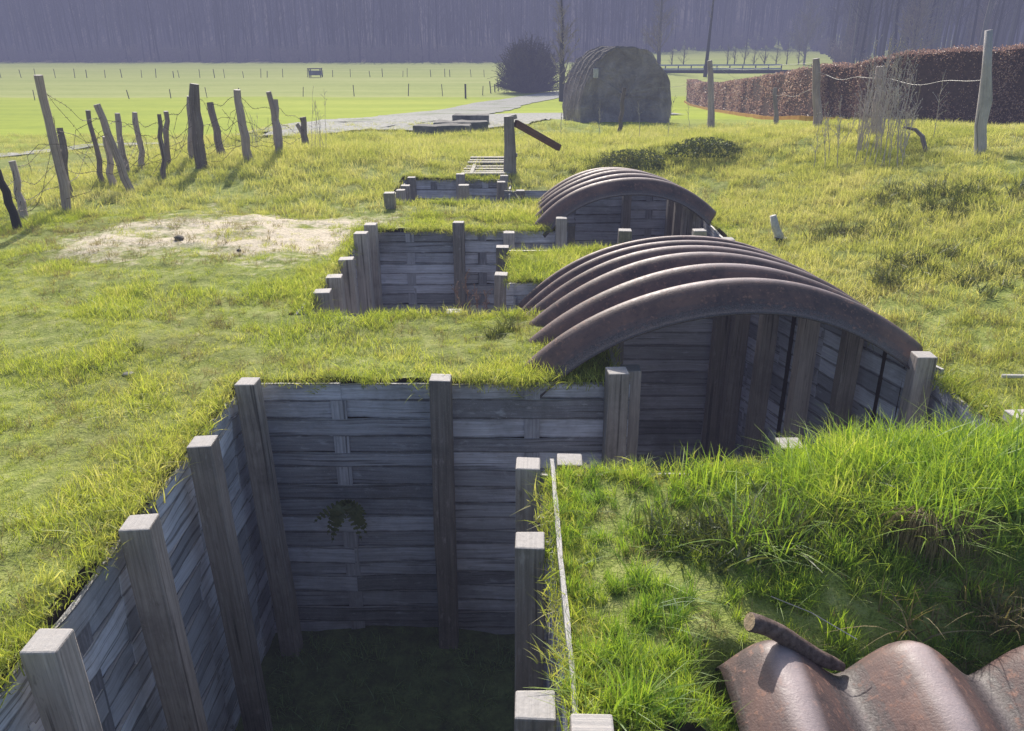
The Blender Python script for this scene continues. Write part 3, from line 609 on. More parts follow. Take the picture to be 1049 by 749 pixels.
# ------------------------------------------------------------------ right fence along the bank
rroot = empty('wire_fence', ground_at(838, 133, 5), label='loose line of weathered fence posts along the right-hand bank in front of the brown hedge', cat='fence'); ro = rroot.location.copy()
RP = [((634, 138), (640, 90), .045, M_STAKE, 20), ((729, 131), (727, 62), .075, M_STAKE, 17.5), ((795, 129), (794, 90), .06, M_STAKE, 0), ((838, 134), (836, 60), .06, M_STAKE, 0), ((898, 141), (902, 68), .07, M_STAKE, 0)]
rt = []
for i, ((bx, by), (tx, ty), r, mt, _) in enumerate(RP):
    b = ground_at(bx, by, 5); t = at_depth(tx, ty, b.y); rt.append((b, t)); o = gnarled(b, t, r, mt, seed=40+i); o.parent = rroot; o.location = o.location-ro
b = ground_at(1003, 161, 5); t = at_depth(1013, 31, b.y); mid = b.lerp(t, .45)
m = MB(); q = Vector((1, 0, 0)); m.tube([b-Vector((0, 0, .2)), b+q*.01, b.lerp(t, .25)-q*.012, mid+q*.016, b.lerp(t, .7)+q*.008, t], [.068, .062, .058, .066, .045, .036], 12, jit=.06)
o = m.build('post', M_PALEPOST, smooth=True, origin=b); o['label'] = 'bleached twisted end post'; o.parent = rroot; o.location = o.location-ro; rt.append((b, t))
m = MB()
for a, c, ha, hc in ((1, 3, .9, .95), (3, 4, .82, .85), (4, 5, .85, .62), (0, 1, .9, .75), (2, 3, .8, .6), (1, 2, .95, .9)):
    m.tube(wirepath(rt[a][0].lerp(rt[a][1], ha), rt[c][0].lerp(rt[c][1], hc), .05, seed=a), .0024, 4, caps=False)
o = m.build('wire', M_BRIGHTWIRE, origin=ro); o.parent = rroot; o.location = (0, 0, 0)

# ------------------------------------------------------------------ post with leaning beam, walkway, slabs
b = Vector((-.03, 11.1, tz(-.03, 11.1))); t = at_depth(521, 119, b.y)
root = empty('gate_post', b, label='tall square post with a rusty-brown rail hanging from its top, beyond the farthest bay', cat='post')
m = MB(); m.sweep([b-Vector((0, 0, .3)), b.lerp(t, .5)+Vector((.01, 0, 0)), t], Vector((1, 0, 0)), [.2, .155, .13], [.14, .12, .11], jit=.004); m.sweep([t+Vector((.0, 0, -.03)), t+Vector((.11, 0, -.0))], Vector((0, 0, 1)), .06, .05)
m.sweep([t+Vector((.07, -.03, -.5)), t+Vector((.12, -.03, -.5))], Vector((0, 0, 1)), .05, .05)
o = m.build('post', M_POST, root, origin=b, bevel=.006); o.location = (0, 0, 0)
m = MB(); e = ground_at(573, 152, 8); m.sweep([at_depth(528, 126, b.y), at_depth(573, 151.5, b.y+.5)], Vector((0, 0, 1)), .09, .06); o = m.build('rail', M_BEAM, root, origin=b, bevel=.006); o.location = (0, 0, 0)
m = MB(); y = 10.95
for i in range(7):
    xa = -.62+.012*i+random.uniform(-.01, .01); zz = .03+.006*i; m.box((xa+.27, y, zz+tz(xa, y)), .66, .11, .03, rz=random.uniform(-.03, .03), axis='x'); y += .155
for sx in (-.55, -.1): m.sweep([Vector((sx, 10.9, .03+tz(sx, 10.9))), Vector((sx+.05, y-.1, .05+tz(sx, y)))], Vector((0, 0, 1)), .05, .05)
o = m.build('duckboard_walkway', M_DUCK, origin=(-.3, 11.5, 0)); tag(o, 'slatted wooden duckboard walkway leading out of the farthest bay', 'walkway')
for (px, py, l, w_, h, rz, lb) in ((454, 137.5, .85, .45, .2, .05, 'long flat grey slab, left of the three lying by the gravel'), (473, 134.5, .85, .5, .22, .1, 'middle grey slab of the three lying by the gravel'), (483, 129, .62, .5, .26, .0, 'grey slab propped at the back right of the three by the gravel')):
    p = ground_at(px, py, 8); m = MB(); n = 7; pts = [p+Vector(((i/(n-1)-.5)*l*1.4, random.uniform(-.03, .03)+rz*(i/(n-1)-.5), h/2+random.uniform(-.004, .004))) for i in range(n)]
    m.sweep(pts, Vector((0, 0, 1)), [h*random.uniform(.93, 1.05) for _ in range(n)], w_*1.2, jit=.012); o = m.build('stone_slab', M_STONE, origin=p, bevel=.02); tag(o, lb, 'slab', 'grey slabs lying by the gravel')

# ------------------------------------------------------------------ concrete bunker
bl = ground_at(594, 125, 8); Yb = bl.y; br = at_depth(688, 123, Yb); Wd = br.x-bl.x
root = empty('bunker', ((bl.x+br.x)/2, Yb, bl.z), rz=R(8), label='rounded grey concrete bunker shelter standing by the gravel yard', cat='bunker')
hh = Wd*.76; prof = [(-.5, 0), (-.515, .12), (-.505, .28), (-.48, .46), (-.43, .63), (-.35, .80), (-.25, .92), (-.12, .985), (.03, 1.0), (.16, .975), (.27, .90), (.31, .80), (.37, .72), (.44, .60), (.48, .45), (.505, .25), (.51, .1), (.50, 0)]
pr = []
for k in range(len(prof)-1):
    for j in range(4):
        f = j/4; pr.append((prof[k][0]*(1-f)+prof[k+1][0]*f, prof[k][1]*(1-f)+prof[k+1][1]*f))
pr.append(prof[-1]); m = MB(); P = []; D = 2.4
for i in range(61):
    yy = i/60*D; sc = 1+(.0 if i in (0, 60) else .012*math.cos(i/60*D/.13*2*math.pi)); row = []
    for k, (a, c) in enumerate(pr):
        nz = (fbm(np.array([a*7.]), np.array([c*7.+yy]), 3)[0]-.5)*.08; row.append(Vector((a*Wd*sc*(1+nz), yy+(fbm(np.array([a*5.]), np.array([c*5.]), 8)[0]-.5)*.1, -.1 if c == 0 else c*hh*sc*(1+nz))))
    P.append(row)
m.grid(P); shell = m.build('shell', M_CONC, root)
for Pr, nm, yo in ((P[0], 'front_wall', 0), (P[-1], 'back_wall', 0)):
    Pr = Pr+[Pr[-1].lerp(Pr[0], q/12) for q in range(1, 13)]; m = MB(); n = len(Pr); rows = []
    for s_ in np.linspace(1, 0, 14):
        cy = hh*.35; row = [Vector((v.x*s_, v.y+(.09*(1-s_) if nm == 'front_wall' else 0)+(fbm(np.array([v.x*s_*3]), np.array([v.z*s_*3]), 14)[0]-.5)*.10*(1 if s_ < .99 else 0), cy+(v.z-cy)*s_)) for v in Pr]; rows.append(row)
    m.grid(rows); m.build(nm, M_CONC, root)
m = MB(); m.box((-.36*Wd, -.06, hh*.66), .14, .06, .24); m.build('pale_patch', M_WHITE, root, bevel=.02)

# ------------------------------------------------------------------ loose bits
def lump(px, py, r, mat, name, label, cat, sq=.6):
    p = ground_at(px, py, 3); m = MB(); P = []
    for i in range(9):
        a = math.pi*i/8; row = []
        for j in range(13):
            b_ = 2*math.pi*(j % 12)/12; k = 1+.35*(mnoise.noise(Vector((math.sin(a)*math.cos(b_), math.sin(a)*math.sin(b_), math.cos(a)))*1.7+p)); row.append(p+Vector((r*math.sin(a)*math.cos(b_)*k, r*math.sin(a)*math.sin(b_)*k, r*sq*math.cos(a)*k+r*.3)))
        P.append(row)
    m.grid(P); o = m.build(name, mat, smooth=True, origin=p); return tag(o, label, cat)
lump(183.5, 246, .045, M_DARKSTONE, 'dark_clod', 'dark clod of earth on the bare sandy patch', 'clod')
lump(245, 258, .02, M_DARKSTONE, 'small_clod', 'smaller dark clod right of the other on the bare sandy patch', 'clod')
lump(132, 387, .03, M_STONE, 'flat_stone', 'small flat pale stone in the left lawn', 'stone', .25)
b = ground_at(797, 247, 3); t = at_depth(792, 221, b.y)
m = MB(); m.tube([b-Vector((0, 0, .1)), b+Vector((.0, 0, .05)), b.lerp(t, .5)+Vector((.0, 0, 0)), t], [.05, .042, .036, .03], 10, jit=.08); o = m.build('broken_stake', M_WHITE, smooth=True, origin=b); tag(o, 'short bleached broken stake above the big arch', 'stake')
m = MB(); m.tube([b-Vector((.0, .03, .1)), b+Vector((.01, -.03, .035))], [.075, .06], 9, jit=.15); c = m.build('charred_base', M_DARKSTAKE, origin=b); c.parent = o; c.location = (0, 0, 0)
b = ground_at(950, 156, 5); t = at_depth(938, 133, b.y+.2); m = MB(); m.tube([b-Vector((0, 0, .05)), b.lerp(t, .6)+Vector((.02, 0, .02)), t, t+Vector((-.14, 0, .03))], [.03, .026, .02, .01], 7, jit=.1); o = m.build('dead_stick', M_STAKE, origin=b); tag(o, 'crooked dead stick poking out of the right-hand bank', 'stick')
p = ground_at(1036, 392, 2); m = MB(); m.tube([p+Vector((-.06, .0, .03)), p+Vector((.15, -.05, .05))], [.012, .01], 6); o = m.build('bleached_stick', M_WHITE, origin=p); tag(o, 'small bleached stick lying in the grass at the right edge', 'stick')
# thin dry vines / grass stalk over near grass
m = MB(); m.tube([at_depth(790, 611, 2.05), at_depth(830, 630, 2.0)+Vector((0, 0, .01)), at_depth(878, 655, 1.9)], .0018, 4); o = m.build('dry_stalk', M_DRYSTEM, origin=(1, 2, 0)); tag(o, 'long thin dry stalk arching behind the broken branch', 'stalk')

# ------------------------------------------------------------------ grass tufts (instanced stuff)
def tuft(name, n, hmin, hmax, rad, width, mat, lean=.5, seg=3, droop=.6):
    ang = rng.uniform(0, 2*np.pi, n); rr = rad*np.sqrt(rng.uniform(0, 1, n)); bx = rr*np.cos(ang); by = rr*np.sin(ang); h = rng.uniform(hmin, hmax, n)
    la = rng.uniform(0, 2*np.pi, n); lm = np.minimum(np.abs(rng.normal(0, lean, n)), 1.25); wa = rng.uniform(0, 2*np.pi, n); wd_ = width*rng.uniform(.7, 1.3, n); V = []; Fq = []; UV = []; Rn = []
    for i in range(n):
        dx, dy = math.cos(la[i]), math.sin(la[i]); sx, sy = math.cos(wa[i]), math.sin(wa[i]); b = len(V); rn = rng.uniform()
        for k in range(seg+1):
            f = k/seg; off = lm[i]*h[i]*(f*.5+f*f*.7); z = h[i]*(f-.5*droop*min(1.2, lm[i])*f*f); w2 = wd_[i]*(1-f**1.6*.92)/2
            V.append((bx[i]+dx*off-sx*w2, by[i]+dy*off-sy*w2, z-.008)); V.append((bx[i]+dx*off+sx*w2, by[i]+dy*off+sy*w2, z-.008))
        for k in range(seg):
            a = b+2*k; Fq.append((a, a+1, a+3, a+2)); f0, f1 = k/seg, (k+1)/seg; UV += [(0, f0), (1, f0), (1, f1), (0, f1)]; Rn.append(rn)
    me = np_mesh(name, np.array(V), np.array(Fq), mat, np.array(UV), np.array(Rn)); return bpy.data.objects.new(name, me)
def coll(name, objs):
    c = bpy.data.collections.new(name)
    for o_ in objs: c.objects.link(o_)
    return c
def scatter(name, xy, scale, idxs, col_, tilt=.12, z=None, kind='stuff', zoff=0, rotz=None):
    n = len(xy); zz = (terrain(xy[:, 0], xy[:, 1]) if z is None else z)+zoff
    me = bpy.data.meshes.new(name); me.vertices.add(n); me.vertices.foreach_set('co', np.stack([xy[:, 0], xy[:, 1], zz], -1).astype(np.float32).ravel())
    a = me.attributes.new('rot', 'FLOAT_VECTOR', 'POINT'); rz = rng.uniform(0, 6.283, n) if rotz is None else rotz
    a.data.foreach_set('vector', np.stack([rng.normal(0, tilt, n), rng.normal(0, tilt, n), rz], -1).astype(np.float32).ravel())
    a = me.attributes.new('scl', 'FLOAT', 'POINT'); a.data.foreach_set('value', scale.astype(np.float32))
    a = me.attributes.new('pick', 'INT', 'POINT'); a.data.foreach_set('value', idxs.astype(np.int32))
    o = bpy.data.objects.new(name, me); COL.objects.link(o)
    g = bpy.data.node_groups.new(name+'_nodes', 'GeometryNodeTree'); g.interface.new_socket('Geometry', in_out='INPUT', socket_type='NodeSocketGeometry'); g.interface.new_socket('Geometry', in_out='OUTPUT', socket_type='NodeSocketGeometry')
    N = g.nodes; L = g.links; gi = N.new('NodeGroupInput'); go = N.new('NodeGroupOutput'); ci = N.new('GeometryNodeCollectionInfo'); ci.inputs['Collection'].default_value = col_; ci.inputs['Separate Children'].default_value = True; ci.inputs['Reset Children'].default_value = True
    ip = N.new('GeometryNodeInstanceOnPoints'); ip.inputs['Pick Instance'].default_value = True
    def na(nm, dt): x = N.new('GeometryNodeInputNamedAttribute'); x.data_type = dt; x.inputs[0].default_value = nm; return x.outputs[0]
    L.new(gi.outputs[0], ip.inputs['Points']); L.new(ci.outputs[0], ip.inputs['Instance']); L.new(na('pick', 'INT'), ip.inputs['Instance Index']); L.new(na('rot', 'FLOAT_VECTOR'), ip.inputs['Rotation']); L.new(na('scl', 'FLOAT'), ip.inputs['Scale']); L.new(ip.outputs[0], go.inputs[0])
    md = o.modifiers.new('scatter', 'NODES'); md.node_group = g; o['kind'] = kind; return o
def pts_in(x0, x1, y0, y1, dens):
    n = int((x1-x0)*(y1-y0)*dens); return np.stack([rng.uniform(x0, x1, n), rng.uniform(y0, y1, n)], -1)
def in_view(p, m=1.0): return np.abs(p[:, 0]) < p[:, 1]*.72+m+1.2
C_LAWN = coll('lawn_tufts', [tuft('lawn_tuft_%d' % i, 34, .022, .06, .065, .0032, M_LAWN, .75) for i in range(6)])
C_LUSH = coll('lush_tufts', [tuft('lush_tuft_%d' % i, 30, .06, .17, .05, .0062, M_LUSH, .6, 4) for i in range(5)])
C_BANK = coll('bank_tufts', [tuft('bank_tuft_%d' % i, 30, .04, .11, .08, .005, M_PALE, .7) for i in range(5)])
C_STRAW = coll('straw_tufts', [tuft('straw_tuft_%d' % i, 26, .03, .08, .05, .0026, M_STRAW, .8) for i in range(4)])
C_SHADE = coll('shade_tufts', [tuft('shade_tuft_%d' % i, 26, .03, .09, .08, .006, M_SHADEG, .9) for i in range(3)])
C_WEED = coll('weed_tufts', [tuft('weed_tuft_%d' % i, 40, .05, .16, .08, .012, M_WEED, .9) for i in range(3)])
# lawn, near
p = pts_in(-6, 5.5, .4, 8.6, 400); p = p[in_view(p)]; x, y = p.T
onisl = (x > .12) & (x < 4.5) & (y < 3.3) & (y > 1.3)
dn = 1-np.clip(bare_f(x, y)*1.25, 0, .85); patch = fbm(x*1.3, y*1.3, 77, 3)
dn *= .45+1.1*sst(.33, .6, patch)
keep = (rng.uniform(size=len(p)) < dn) & ~in_trench(x, y, .05) & ~onisl; p = p[keep]; x, y = p.T
sc = (.42+.95*sst(.40, .70, fbm(x*1.9, y*1.9, 90, 3))+.06)*rng.uniform(.75, 1.35, len(p))*(1+.06*np.maximum(0, y-3)); sc *= 1-.45*np.clip(bare_f(x, y)*2, 0, 1)
near_r = (x > 2.2)
o = scatter('lawn_grass', p[~near_r], sc[~near_r], rng.integers(0, 6, (~near_r).sum()), C_LAWN); o['label'] = 'short patchy sunlit lawn grass around the trench'; o['category'] = 'grass'
# right bank
p = pts_in(2.1, 12, 2.6, 19, 210); x, y = p.T; k = in_view(p) & ~in_trench(x, y, .05) & (rng.uniform(size=len(p)) < np.clip(1.25-.045*y, .3, 1)*(.35+1.2*sst(.3, .6, fbm(x, y, 55, 3)))) & ~((x < 4.5) & (y < 3.3)); p = p[k]; x, y = p.T
sc = (.65+.9*fbm(x*1.2, y*1.2, 12, 3))*rng.uniform(.5, 1.15, len(p))*(.72+.03*y)
o = scatter('bank_grass', p, sc, rng.integers(0, 5, len(p)), C_BANK); o['label'] = 'longer yellow-green tussocky grass on the right-hand bank'; o['category'] = 'grass'
# far grass
p = np.vstack([pts_in(-14, 12, 8.4, 17, 90), pts_in(-22, 18, 17, 32, 14)]); x, y = p.T
k = ~in_trench(x, y, .05) & ~((x > 2.1) & (y < 18)) & (rng.uniform(size=len(p)) < (1-np.clip(bare_f(x, y)*1.5, 0, .95))*(.45+sst(.3, .6, fbm(x*.8, y*.8, 65, 3)))) & in_view(p, 2)
p = p[k]; x, y = p.T; k = ~((y > 17) & (np.abs(y-(27)) < 6) & (x > -9) & (x < 10)); p = p[k]; x, y = p.T
sc = rng.uniform(.8, 1.6, len(p))*(.7+.05*y)*(.6+.8*fbm(x*1.0, y*1.0, 14, 3)); sc *= np.where(y > 17, .75, 1)
o = scatter('meadow_grass', p, sc*.8, rng.integers(0, 5, len(p)), C_BANK); o['label'] = 'rough grass between the trench and the gravel track'; o['category'] = 'grass'
# near island, lush
p = pts_in(.15, 4.5, 1.3, 3.3, 700); x, y = p.T
hol = gau(x, y, 1.05, 2.12, .55, .13)+.8*gau(x, y, .72, 2.35, .18, .1)
low = sst(.75, 1.15, x-.3*(y-2.4))
k = ~in_trench(x, y, .0) & (rng.uniform(size=len(p)) < (.65+.5*low)*(1-np.clip(hol, 0, .9))*(.5+.9*sst(.3, .55, fbm(x*3, y*3, 44, 2)))) & ~((x > .75) & (y < 1.95))
p = p[k]; x, y = p.T; low = sst(.75, 1.2, x-.3*(y-2.4)); rim = sst(2.2, 2.6, y)
sc = rng.uniform(.55, 1.15, len(p))*(.62+.5*low*rim+.05*low); lushness = rng.uniform(size=len(p)) < .92
o = scatter('island_grass', p[lushness], sc[lushness], rng.integers(0, 5, lushness.sum()), C_LUSH, tilt=.2); o['label'] = 'tall lush bright green grass on the nearest island between the trench arms'; o['category'] = 'grass'
# straw everywhere near
p = np.vstack([pts_in(-6, 4.4, .6, 9, 48), pts_in(2.2, 8, 3.3, 12, 48), pts_in(1.35, 3.0, 1.65, 2.5, 260)]); x, y = p.T
k = ~in_trench(x, y, .05) & in_view(p) & ((rng.uniform(size=len(p)) < sst(.38, .62, fbm(x*1.5, y*1.5, 31, 3))) | (y < 2.6)); p = p[k]; x, y = p.T
o = scatter('dry_grass', p, rng.uniform(.5, 1.1, len(p))*(1+.03*y), rng.integers(0, 4, len(p)), C_STRAW, tilt=.2); o['label'] = 'dead straw-coloured grass mixed through the turf'; o['category'] = 'grass'
# overhang along trench edges
segs = [((-1.52, .8), (-1.52, 4.0)), ((-1.5, 4.02), (.55, 4.02)), ((-1.47, 5.2), (-1.47, 7.8)), ((-1.45, 7.83), (.4, 7.83)), ((-1.4, 5.1), (.5, 5.1)), ((.19, 1.7), (.19, 2.95)), ((.2, 2.96), (2.2, 2.96)), ((.04, 6.0), (.04, 6.9)), ((0, 6.9), (1.9, 6.9)), ((0, 6.0), (1.2, 6.0)), ((-1.4, 9.15), (.4, 9.15)), ((-1.4, 10.8), (0, 10.8)), ((2.34, 3.0), (2.34, 4.0))]
pp = []
for a, b in segs:
    L_ = math.dist(a, b); n = int(L_*90); f = rng.uniform(size=n); pp.append(np.stack([a[0]+(b[0]-a[0])*f, a[1]+(b[1]-a[1])*f], -1)+rng.normal(0, .022, (n, 2)))
p = np.vstack(pp); p = p[~in_trench(p[:, 0], p[:, 1], -.01)]; p = p[rng.uniform(size=len(p)) < sst(.1, .5, fbm(p[:, 0]*4, p[:, 1]*4, 2, 2))]
o = scatter('edge_grass', p, rng.uniform(.7, 1.6, len(p)), rng.integers(0, 6, len(p)), C_LAWN, tilt=.35); o['label'] = 'ragged grass fringe hanging over the plank edges'; o['category'] = 'grass'
# trench floor
p = pts_in(-1.5, 3.2, .3, 10.7, 60); p = p[in_trench(p[:, 0], p[:, 1], -.06)]
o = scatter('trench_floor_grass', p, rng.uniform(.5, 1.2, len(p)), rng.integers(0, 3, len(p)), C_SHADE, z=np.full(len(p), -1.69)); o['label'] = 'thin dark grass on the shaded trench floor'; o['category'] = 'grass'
# dark weed patches; those in the island hollow added to deepen its shade
p = []
for (px, py, n, s_) in ((930, 205, 30, .28), (955, 222, 15, .2), (905, 245, 10, .15), (940, 272, 16, .14), (908, 288, 12, .1), (1010, 285, 14, .16), (870, 240, 12, .15), (1000, 200, 25, .3), (800, 300, 8, .1), (815, 612, 26, .10), (870, 600, 22, .12), (745, 590, 14, .08), (700, 560, 10, .06), (135, 362, 1, .04), (515, 345, 3, .1), (560, 155, 25, .3), (650, 165, 40, .35), (610, 172, 25, .3)):
    c = ground_at(px, py, 3); p.append(np.stack([rng.normal(c.x, s_, n), rng.normal(c.y, s_*.8, n)], -1))
p = np.vstack(p); p = p[~in_trench(p[:, 0], p[:, 1], .03)]
o = scatter('dark_weeds', p, rng.uniform(.4, 1.1, len(p)), rng.integers(0, 3, len(p)), C_WEED, tilt=.3); o['label'] = 'dark low weeds scattered through the grass, some added to darken the island hollow'; o['category'] = 'weeds'

# ------------------------------------------------------------------ single plants
def clump(name, label, loc, n, h, rad, width, mat, lean, parts=None, cat='plant', seg=5, droop=.9):
    o = tuft(name, n, h*.45, h, rad, width, mat, lean, seg, droop); COL.objects.link(o); o.location = loc; return tag(o, label, cat, 'grass tussocks around the near island')
for (px, py, n, h, r_, mat, lean, lb) in (
    (640, 735, 170, .20, .07, M_LUSH, .75, 'arching bluish-green grass tussock beside the stub post at the bottom edge'),
    (955, 540, 330, .26, .13, M_LUSH, .8, 'large green tussock with hanging dry skirt, right of the island'),
    (835, 505, 260, .26, .15, M_LUSH, .6, 'tall upright grass tussock on the crest of the near island'),
    (780, 560, 200, .24, .12, M_LUSH, .65, 'dense blue-green grass tussock in the middle of the near island'),
    (1040, 530, 200, .24, .12, M_LUSH, .7, 'grass tussock at the right edge of the near island'),
    (905, 470, 180, .2, .14, M_LUSH, .6, 'bright tussock in front of the big tilted right-hand post'),
    (720, 500, 160, .2, .13, M_LUSH, .55, 'bright tussock before the dark arch opening'),
    (860, 655, 70, .14, .05, M_LUSH, .35, 'small upright grass tuft right behind the nearest iron sheet'),
    (1025, 622, 300, .16, .17, M_STRAW, 1.0, 'brown heap of dead grass at the right edge behind the nearest iron sheet'),
    (560, 565, 40, .1, .03, M_LUSH, .7, 'wisp of grass growing against the near white board edge'),
    (925, 640, 60, .2, .10, M_STRAW, .9, 'straw tuft at the corner behind the nearest iron sheet')):
    g_ = ground_at(px, py, 1.2); clump('grass_tussock', lb, g_-Vector((0, 0, .02)), int(n*.8), h*1.08, r_, .0072, mat, lean, cat='tussock')
g_ = ground_at(955, 548, 1.2); m = MB()
for i in range(420):
    a = random.uniform(math.pi, 2*math.pi); r_ = random.uniform(.05, .15); s0 = g_+Vector((r_*math.cos(a), r_*.5*math.sin(a), random.uniform(.04, .1))); l = random.uniform(.08, .2); e = s0+Vector((math.cos(a)*.06+random.uniform(-.03, .03), math.sin(a)*.08, -l)); md_ = s0.lerp(e, .4)+Vector((math.cos(a)*.03, math.sin(a)*.04, .02)); m.tube([s0, md_, e], [.0016, .0013, .0006], 3, caps=False)
o = m.build('dead_grass_skirt', M_STRAW, origin=g_); tag(o, 'hanging brown skirt of dead grass under the large tussock', 'dead grass')
# fern on the back wall
fr = empty('wall_fern', (-.93, 3.93, -.72), label='small dark fern growing out of the shaded plank wall', cat='fern')
m = MB()
for k in range(17):
    a = R(-60+300*k/16+random.uniform(-8, 8)); L_ = random.uniform(.09, .21); pts = [Vector((math.cos(a)*L_*f, -.05*math.sin(f*2.4)-.03*f, math.sin(a)*L_*f*.6-.13*f*f)) for f in np.linspace(0, 1, 10)]
    m.tube(pts, .0015, 4)
    for i in range(1, 10):
        d = (pts[i]-pts[i-1]).normalized(); s_ = d.cross(Vector((0, -1, 0))).normalized(); wl = .034*math.sin(math.pi*(i/10)**.7)
        for sg in (-1, 1): m.quad(pts[i-1]-d*.003, pts[i-1]+s_*sg*wl+d*.004, pts[i-1]+s_*sg*wl+d*.016, pts[i-1]+d*.018, random.random())
m.build('fronds', M_WEED, fr)
def weed_stems(name, label, specs, mat, cat='weeds', r0=.003, twig=10, tl=.1):
    m = MB(); o3 = specs[0][0]
    for b, t in specs:
        pts = [b.lerp(t, i/6)+Vector((random.uniform(-1, 1), random.uniform(-1, 1), 0))*.012*(i > 0) for i in range(7)]; m.tube(pts, [r0*(1-.1*i) for i in range(7)], 4, caps=False)
        for k in range(twig):
            f = random.uniform(.3, 1); p = b.lerp(t, f); v = Vector((random.uniform(-1, 1), random.uniform(-1, 1), random.uniform(.6, 2.0))).normalized()*random.uniform(.4, 1)*tl; m.tube([p, p+v*.6+Vector((0, 0, .01)), p+v], [r0*.6, r0*.5, r0*.35], 3, caps=False)
            if random.random() < .7: m.tube([p+v, p+v*1.12], r0*1.1, 4)
    o = m.build(name, mat, origin=o3); return tag(o, label, cat)
sp = []
for k in range(4): b = Vector((-.33+.05*k, 5.35+random.uniform(-.1, .1), -.15)); sp.append((b, Vector((-.3+.07*k-.1, 5.4, .17+random.uniform(-.08, .04)))))
weed_stems('dry_weed', 'reddish dry weed stalk rising in front of the second bay', sp, simple('red_dry_stem', (.2, .12, .1), (.38, .26, .22), 20), 'weed', .0035, 16, .07)
sp = []
for k in range(60):
    px = random.gauss(893, 24); b = ground_at(px, random.uniform(140, 175), 5); hgt = random.uniform(.5, 1.15)*(1.15 if 880 < px < 915 else .8); sp.append((b, b+Vector((random.uniform(-.12, .12), random.uniform(-.1, .1), hgt))))
weed_stems('dry_weed_thicket', 'thicket of tall thin grey dry stems in front of the brown hedge', sp, M_DRYSTEM, "weeds", .0048, 10, .16)
for k, lb in enumerate(('leftmost thin dry stalk before the bunker', 'thin dry stalk just left of the pale short post before the bunker', 'thin dry stalk standing in line with the middle of the bunker front', 'pale dry stalk at the right edge of the bunker front', 'thin dry stalk between the bunker and the tall fence post')):
    px = (574, 614, 655, 684, 706)[k]; b = ground_at(px, random.uniform(130, 142), 5); weed_stems('dry_stalk', lb, [(b, b+Vector((random.uniform(-.12, .12), 0, random.uniform(.4, .8))))], M_DRYSTEM, 'stalk', .006, 7, .12)
sp = []
for k in range(12):
    px = random.choice((318, 325, 330, 250, 262)) + random.uniform(-5, 5); b = ground_at(px, 155, 5); sp.append((b, b+Vector((random.uniform(-.1, .1), 0, random.uniform(.5, .9)))))
weed_stems('dry_reeds', 'few faint dry stalks at the end of the crooked stake fence', sp, M_DRYSTEM, 'weeds', .004, 5, .1)
# dark bramble bush behind second arch
def bush(name, label, c, sx, sy, sz, n, leaf, mat, twigm, cat='bush', stems=40):
    root = empty(name, c, label=label, cat=cat); m = MB()
    for k in range(stems):
        a = random.uniform(0, 6.28); e = Vector((math.cos(a)*sx*random.uniform(.3, 1), math.sin(a)*sy*random.uniform(.3, 1), sz*random.uniform(.4, 1.0))); m.tube([Vector((e.x*.15, e.y*.15, -.05)), e*.55+Vector((0, 0, .1*sz)), e], [.012*sz, .008*sz, .004*sz], 3, caps=False)
    m.build('stems', twigm, root); m = MB()
    for k in range(n):
        v = Vector((random.gauss(0, 1), random.gauss(0, 1), random.gauss(0, 1))).normalized()*random.uniform(.45, 1)**.5; p = Vector((v.x*sx, v.y*sy, abs(v.z)*sz))
        if mnoise.noise(p*3/max(sz, .3)) < -.22: continue
        a = Vector((random.gauss(0, 1), random.gauss(0, 1), random.gauss(0, 1))).normalized()*leaf; b = a.orthogonal().normalized()*leaf*.5; m.quad(p-a-b*.2, p-b, p+a, p+b)
    m.build('leaves', mat, root); return root
c = ground_at(722, 160, 6); bush('dark_bush', 'low dark bush on the bank right of the farther arch', c, .55, .35, .24, 2200, .02, M_WEED, M_TRUNK)
c = ground_at(648, 172, 6); bush('dark_bush', 'low dark bush straight behind the farther arch', c, .5, .35, .24, 2000, .02, M_WEED, M_TRUNK)

# ------------------------------------------------------------------ beech hedge
HP = [(14.5, 14.2, 1.8), (11.3, 17.6, 1.8), (10.0, 20.3, 1.75), (9.55, 21.7, 1.62), (9.4, 22.6, 1.5), (9.1, 24.5, 1.55), (9.55, 30, 1.55), (10.6, 38, 1.5), (11.9, 48, 1.5), (14.0, 66, 1.6)]
hr = empty('beech_hedge', (9.5, 22, tz(9.5, 22)), label='long clipped beech hedge with dry red-brown leaves curving away on the right', cat='hedge'); ho = hr.location.copy()
core = MB(); P = []; seg_c = []
def hedge_at(s_):
    k = min(int(s_), len(HP)-2); f = s_-k; a, b = HP[k], HP[k+1]; return [a[i]*(1-f)+b[i]*f for i in range(3)]
for i in range(91):
    s_ = i/90*(len(HP)-1); x, y, h = hedge_at(s_); x2, y2, _ = hedge_at(min(s_+.05, len(HP)-1.001)); x1, y1, _ = hedge_at(max(s_-.05, 0)); t = Vector((x2-x1, y2-y1, 0)).normalized(); n = Vector((-t.y, t.x, 0)); z = tz(x, y); c = Vector((x, y, z)); wv = .33
    P.append([c+n*wv, c+n*wv*1.0+Vector((0, 0, h-.08)), c-n*wv+Vector((0, 0, h-.08)), c-n*wv])
core.grid(P); o = core.build('twig_core', M_CORE, origin=ho); o.parent = hr; o.location = (0, 0, 0)
nl = 85000; u = rng.uniform(size=nl)**1.35*(len(HP)-1); cs = np.array([hedge_at(t) for t in u]); cs2 = np.array([hedge_at(min(t+.05, len(HP)-1.001)) for t in u]); cs1 = np.array([hedge_at(max(t-.05, 0)) for t in u])
t = cs2[:, :2]-cs1[:, :2]; t /= np.linalg.norm(t, axis=1)[:, None]+1e-9; nn = np.stack([-t[:, 1], t[:, 0]], -1)
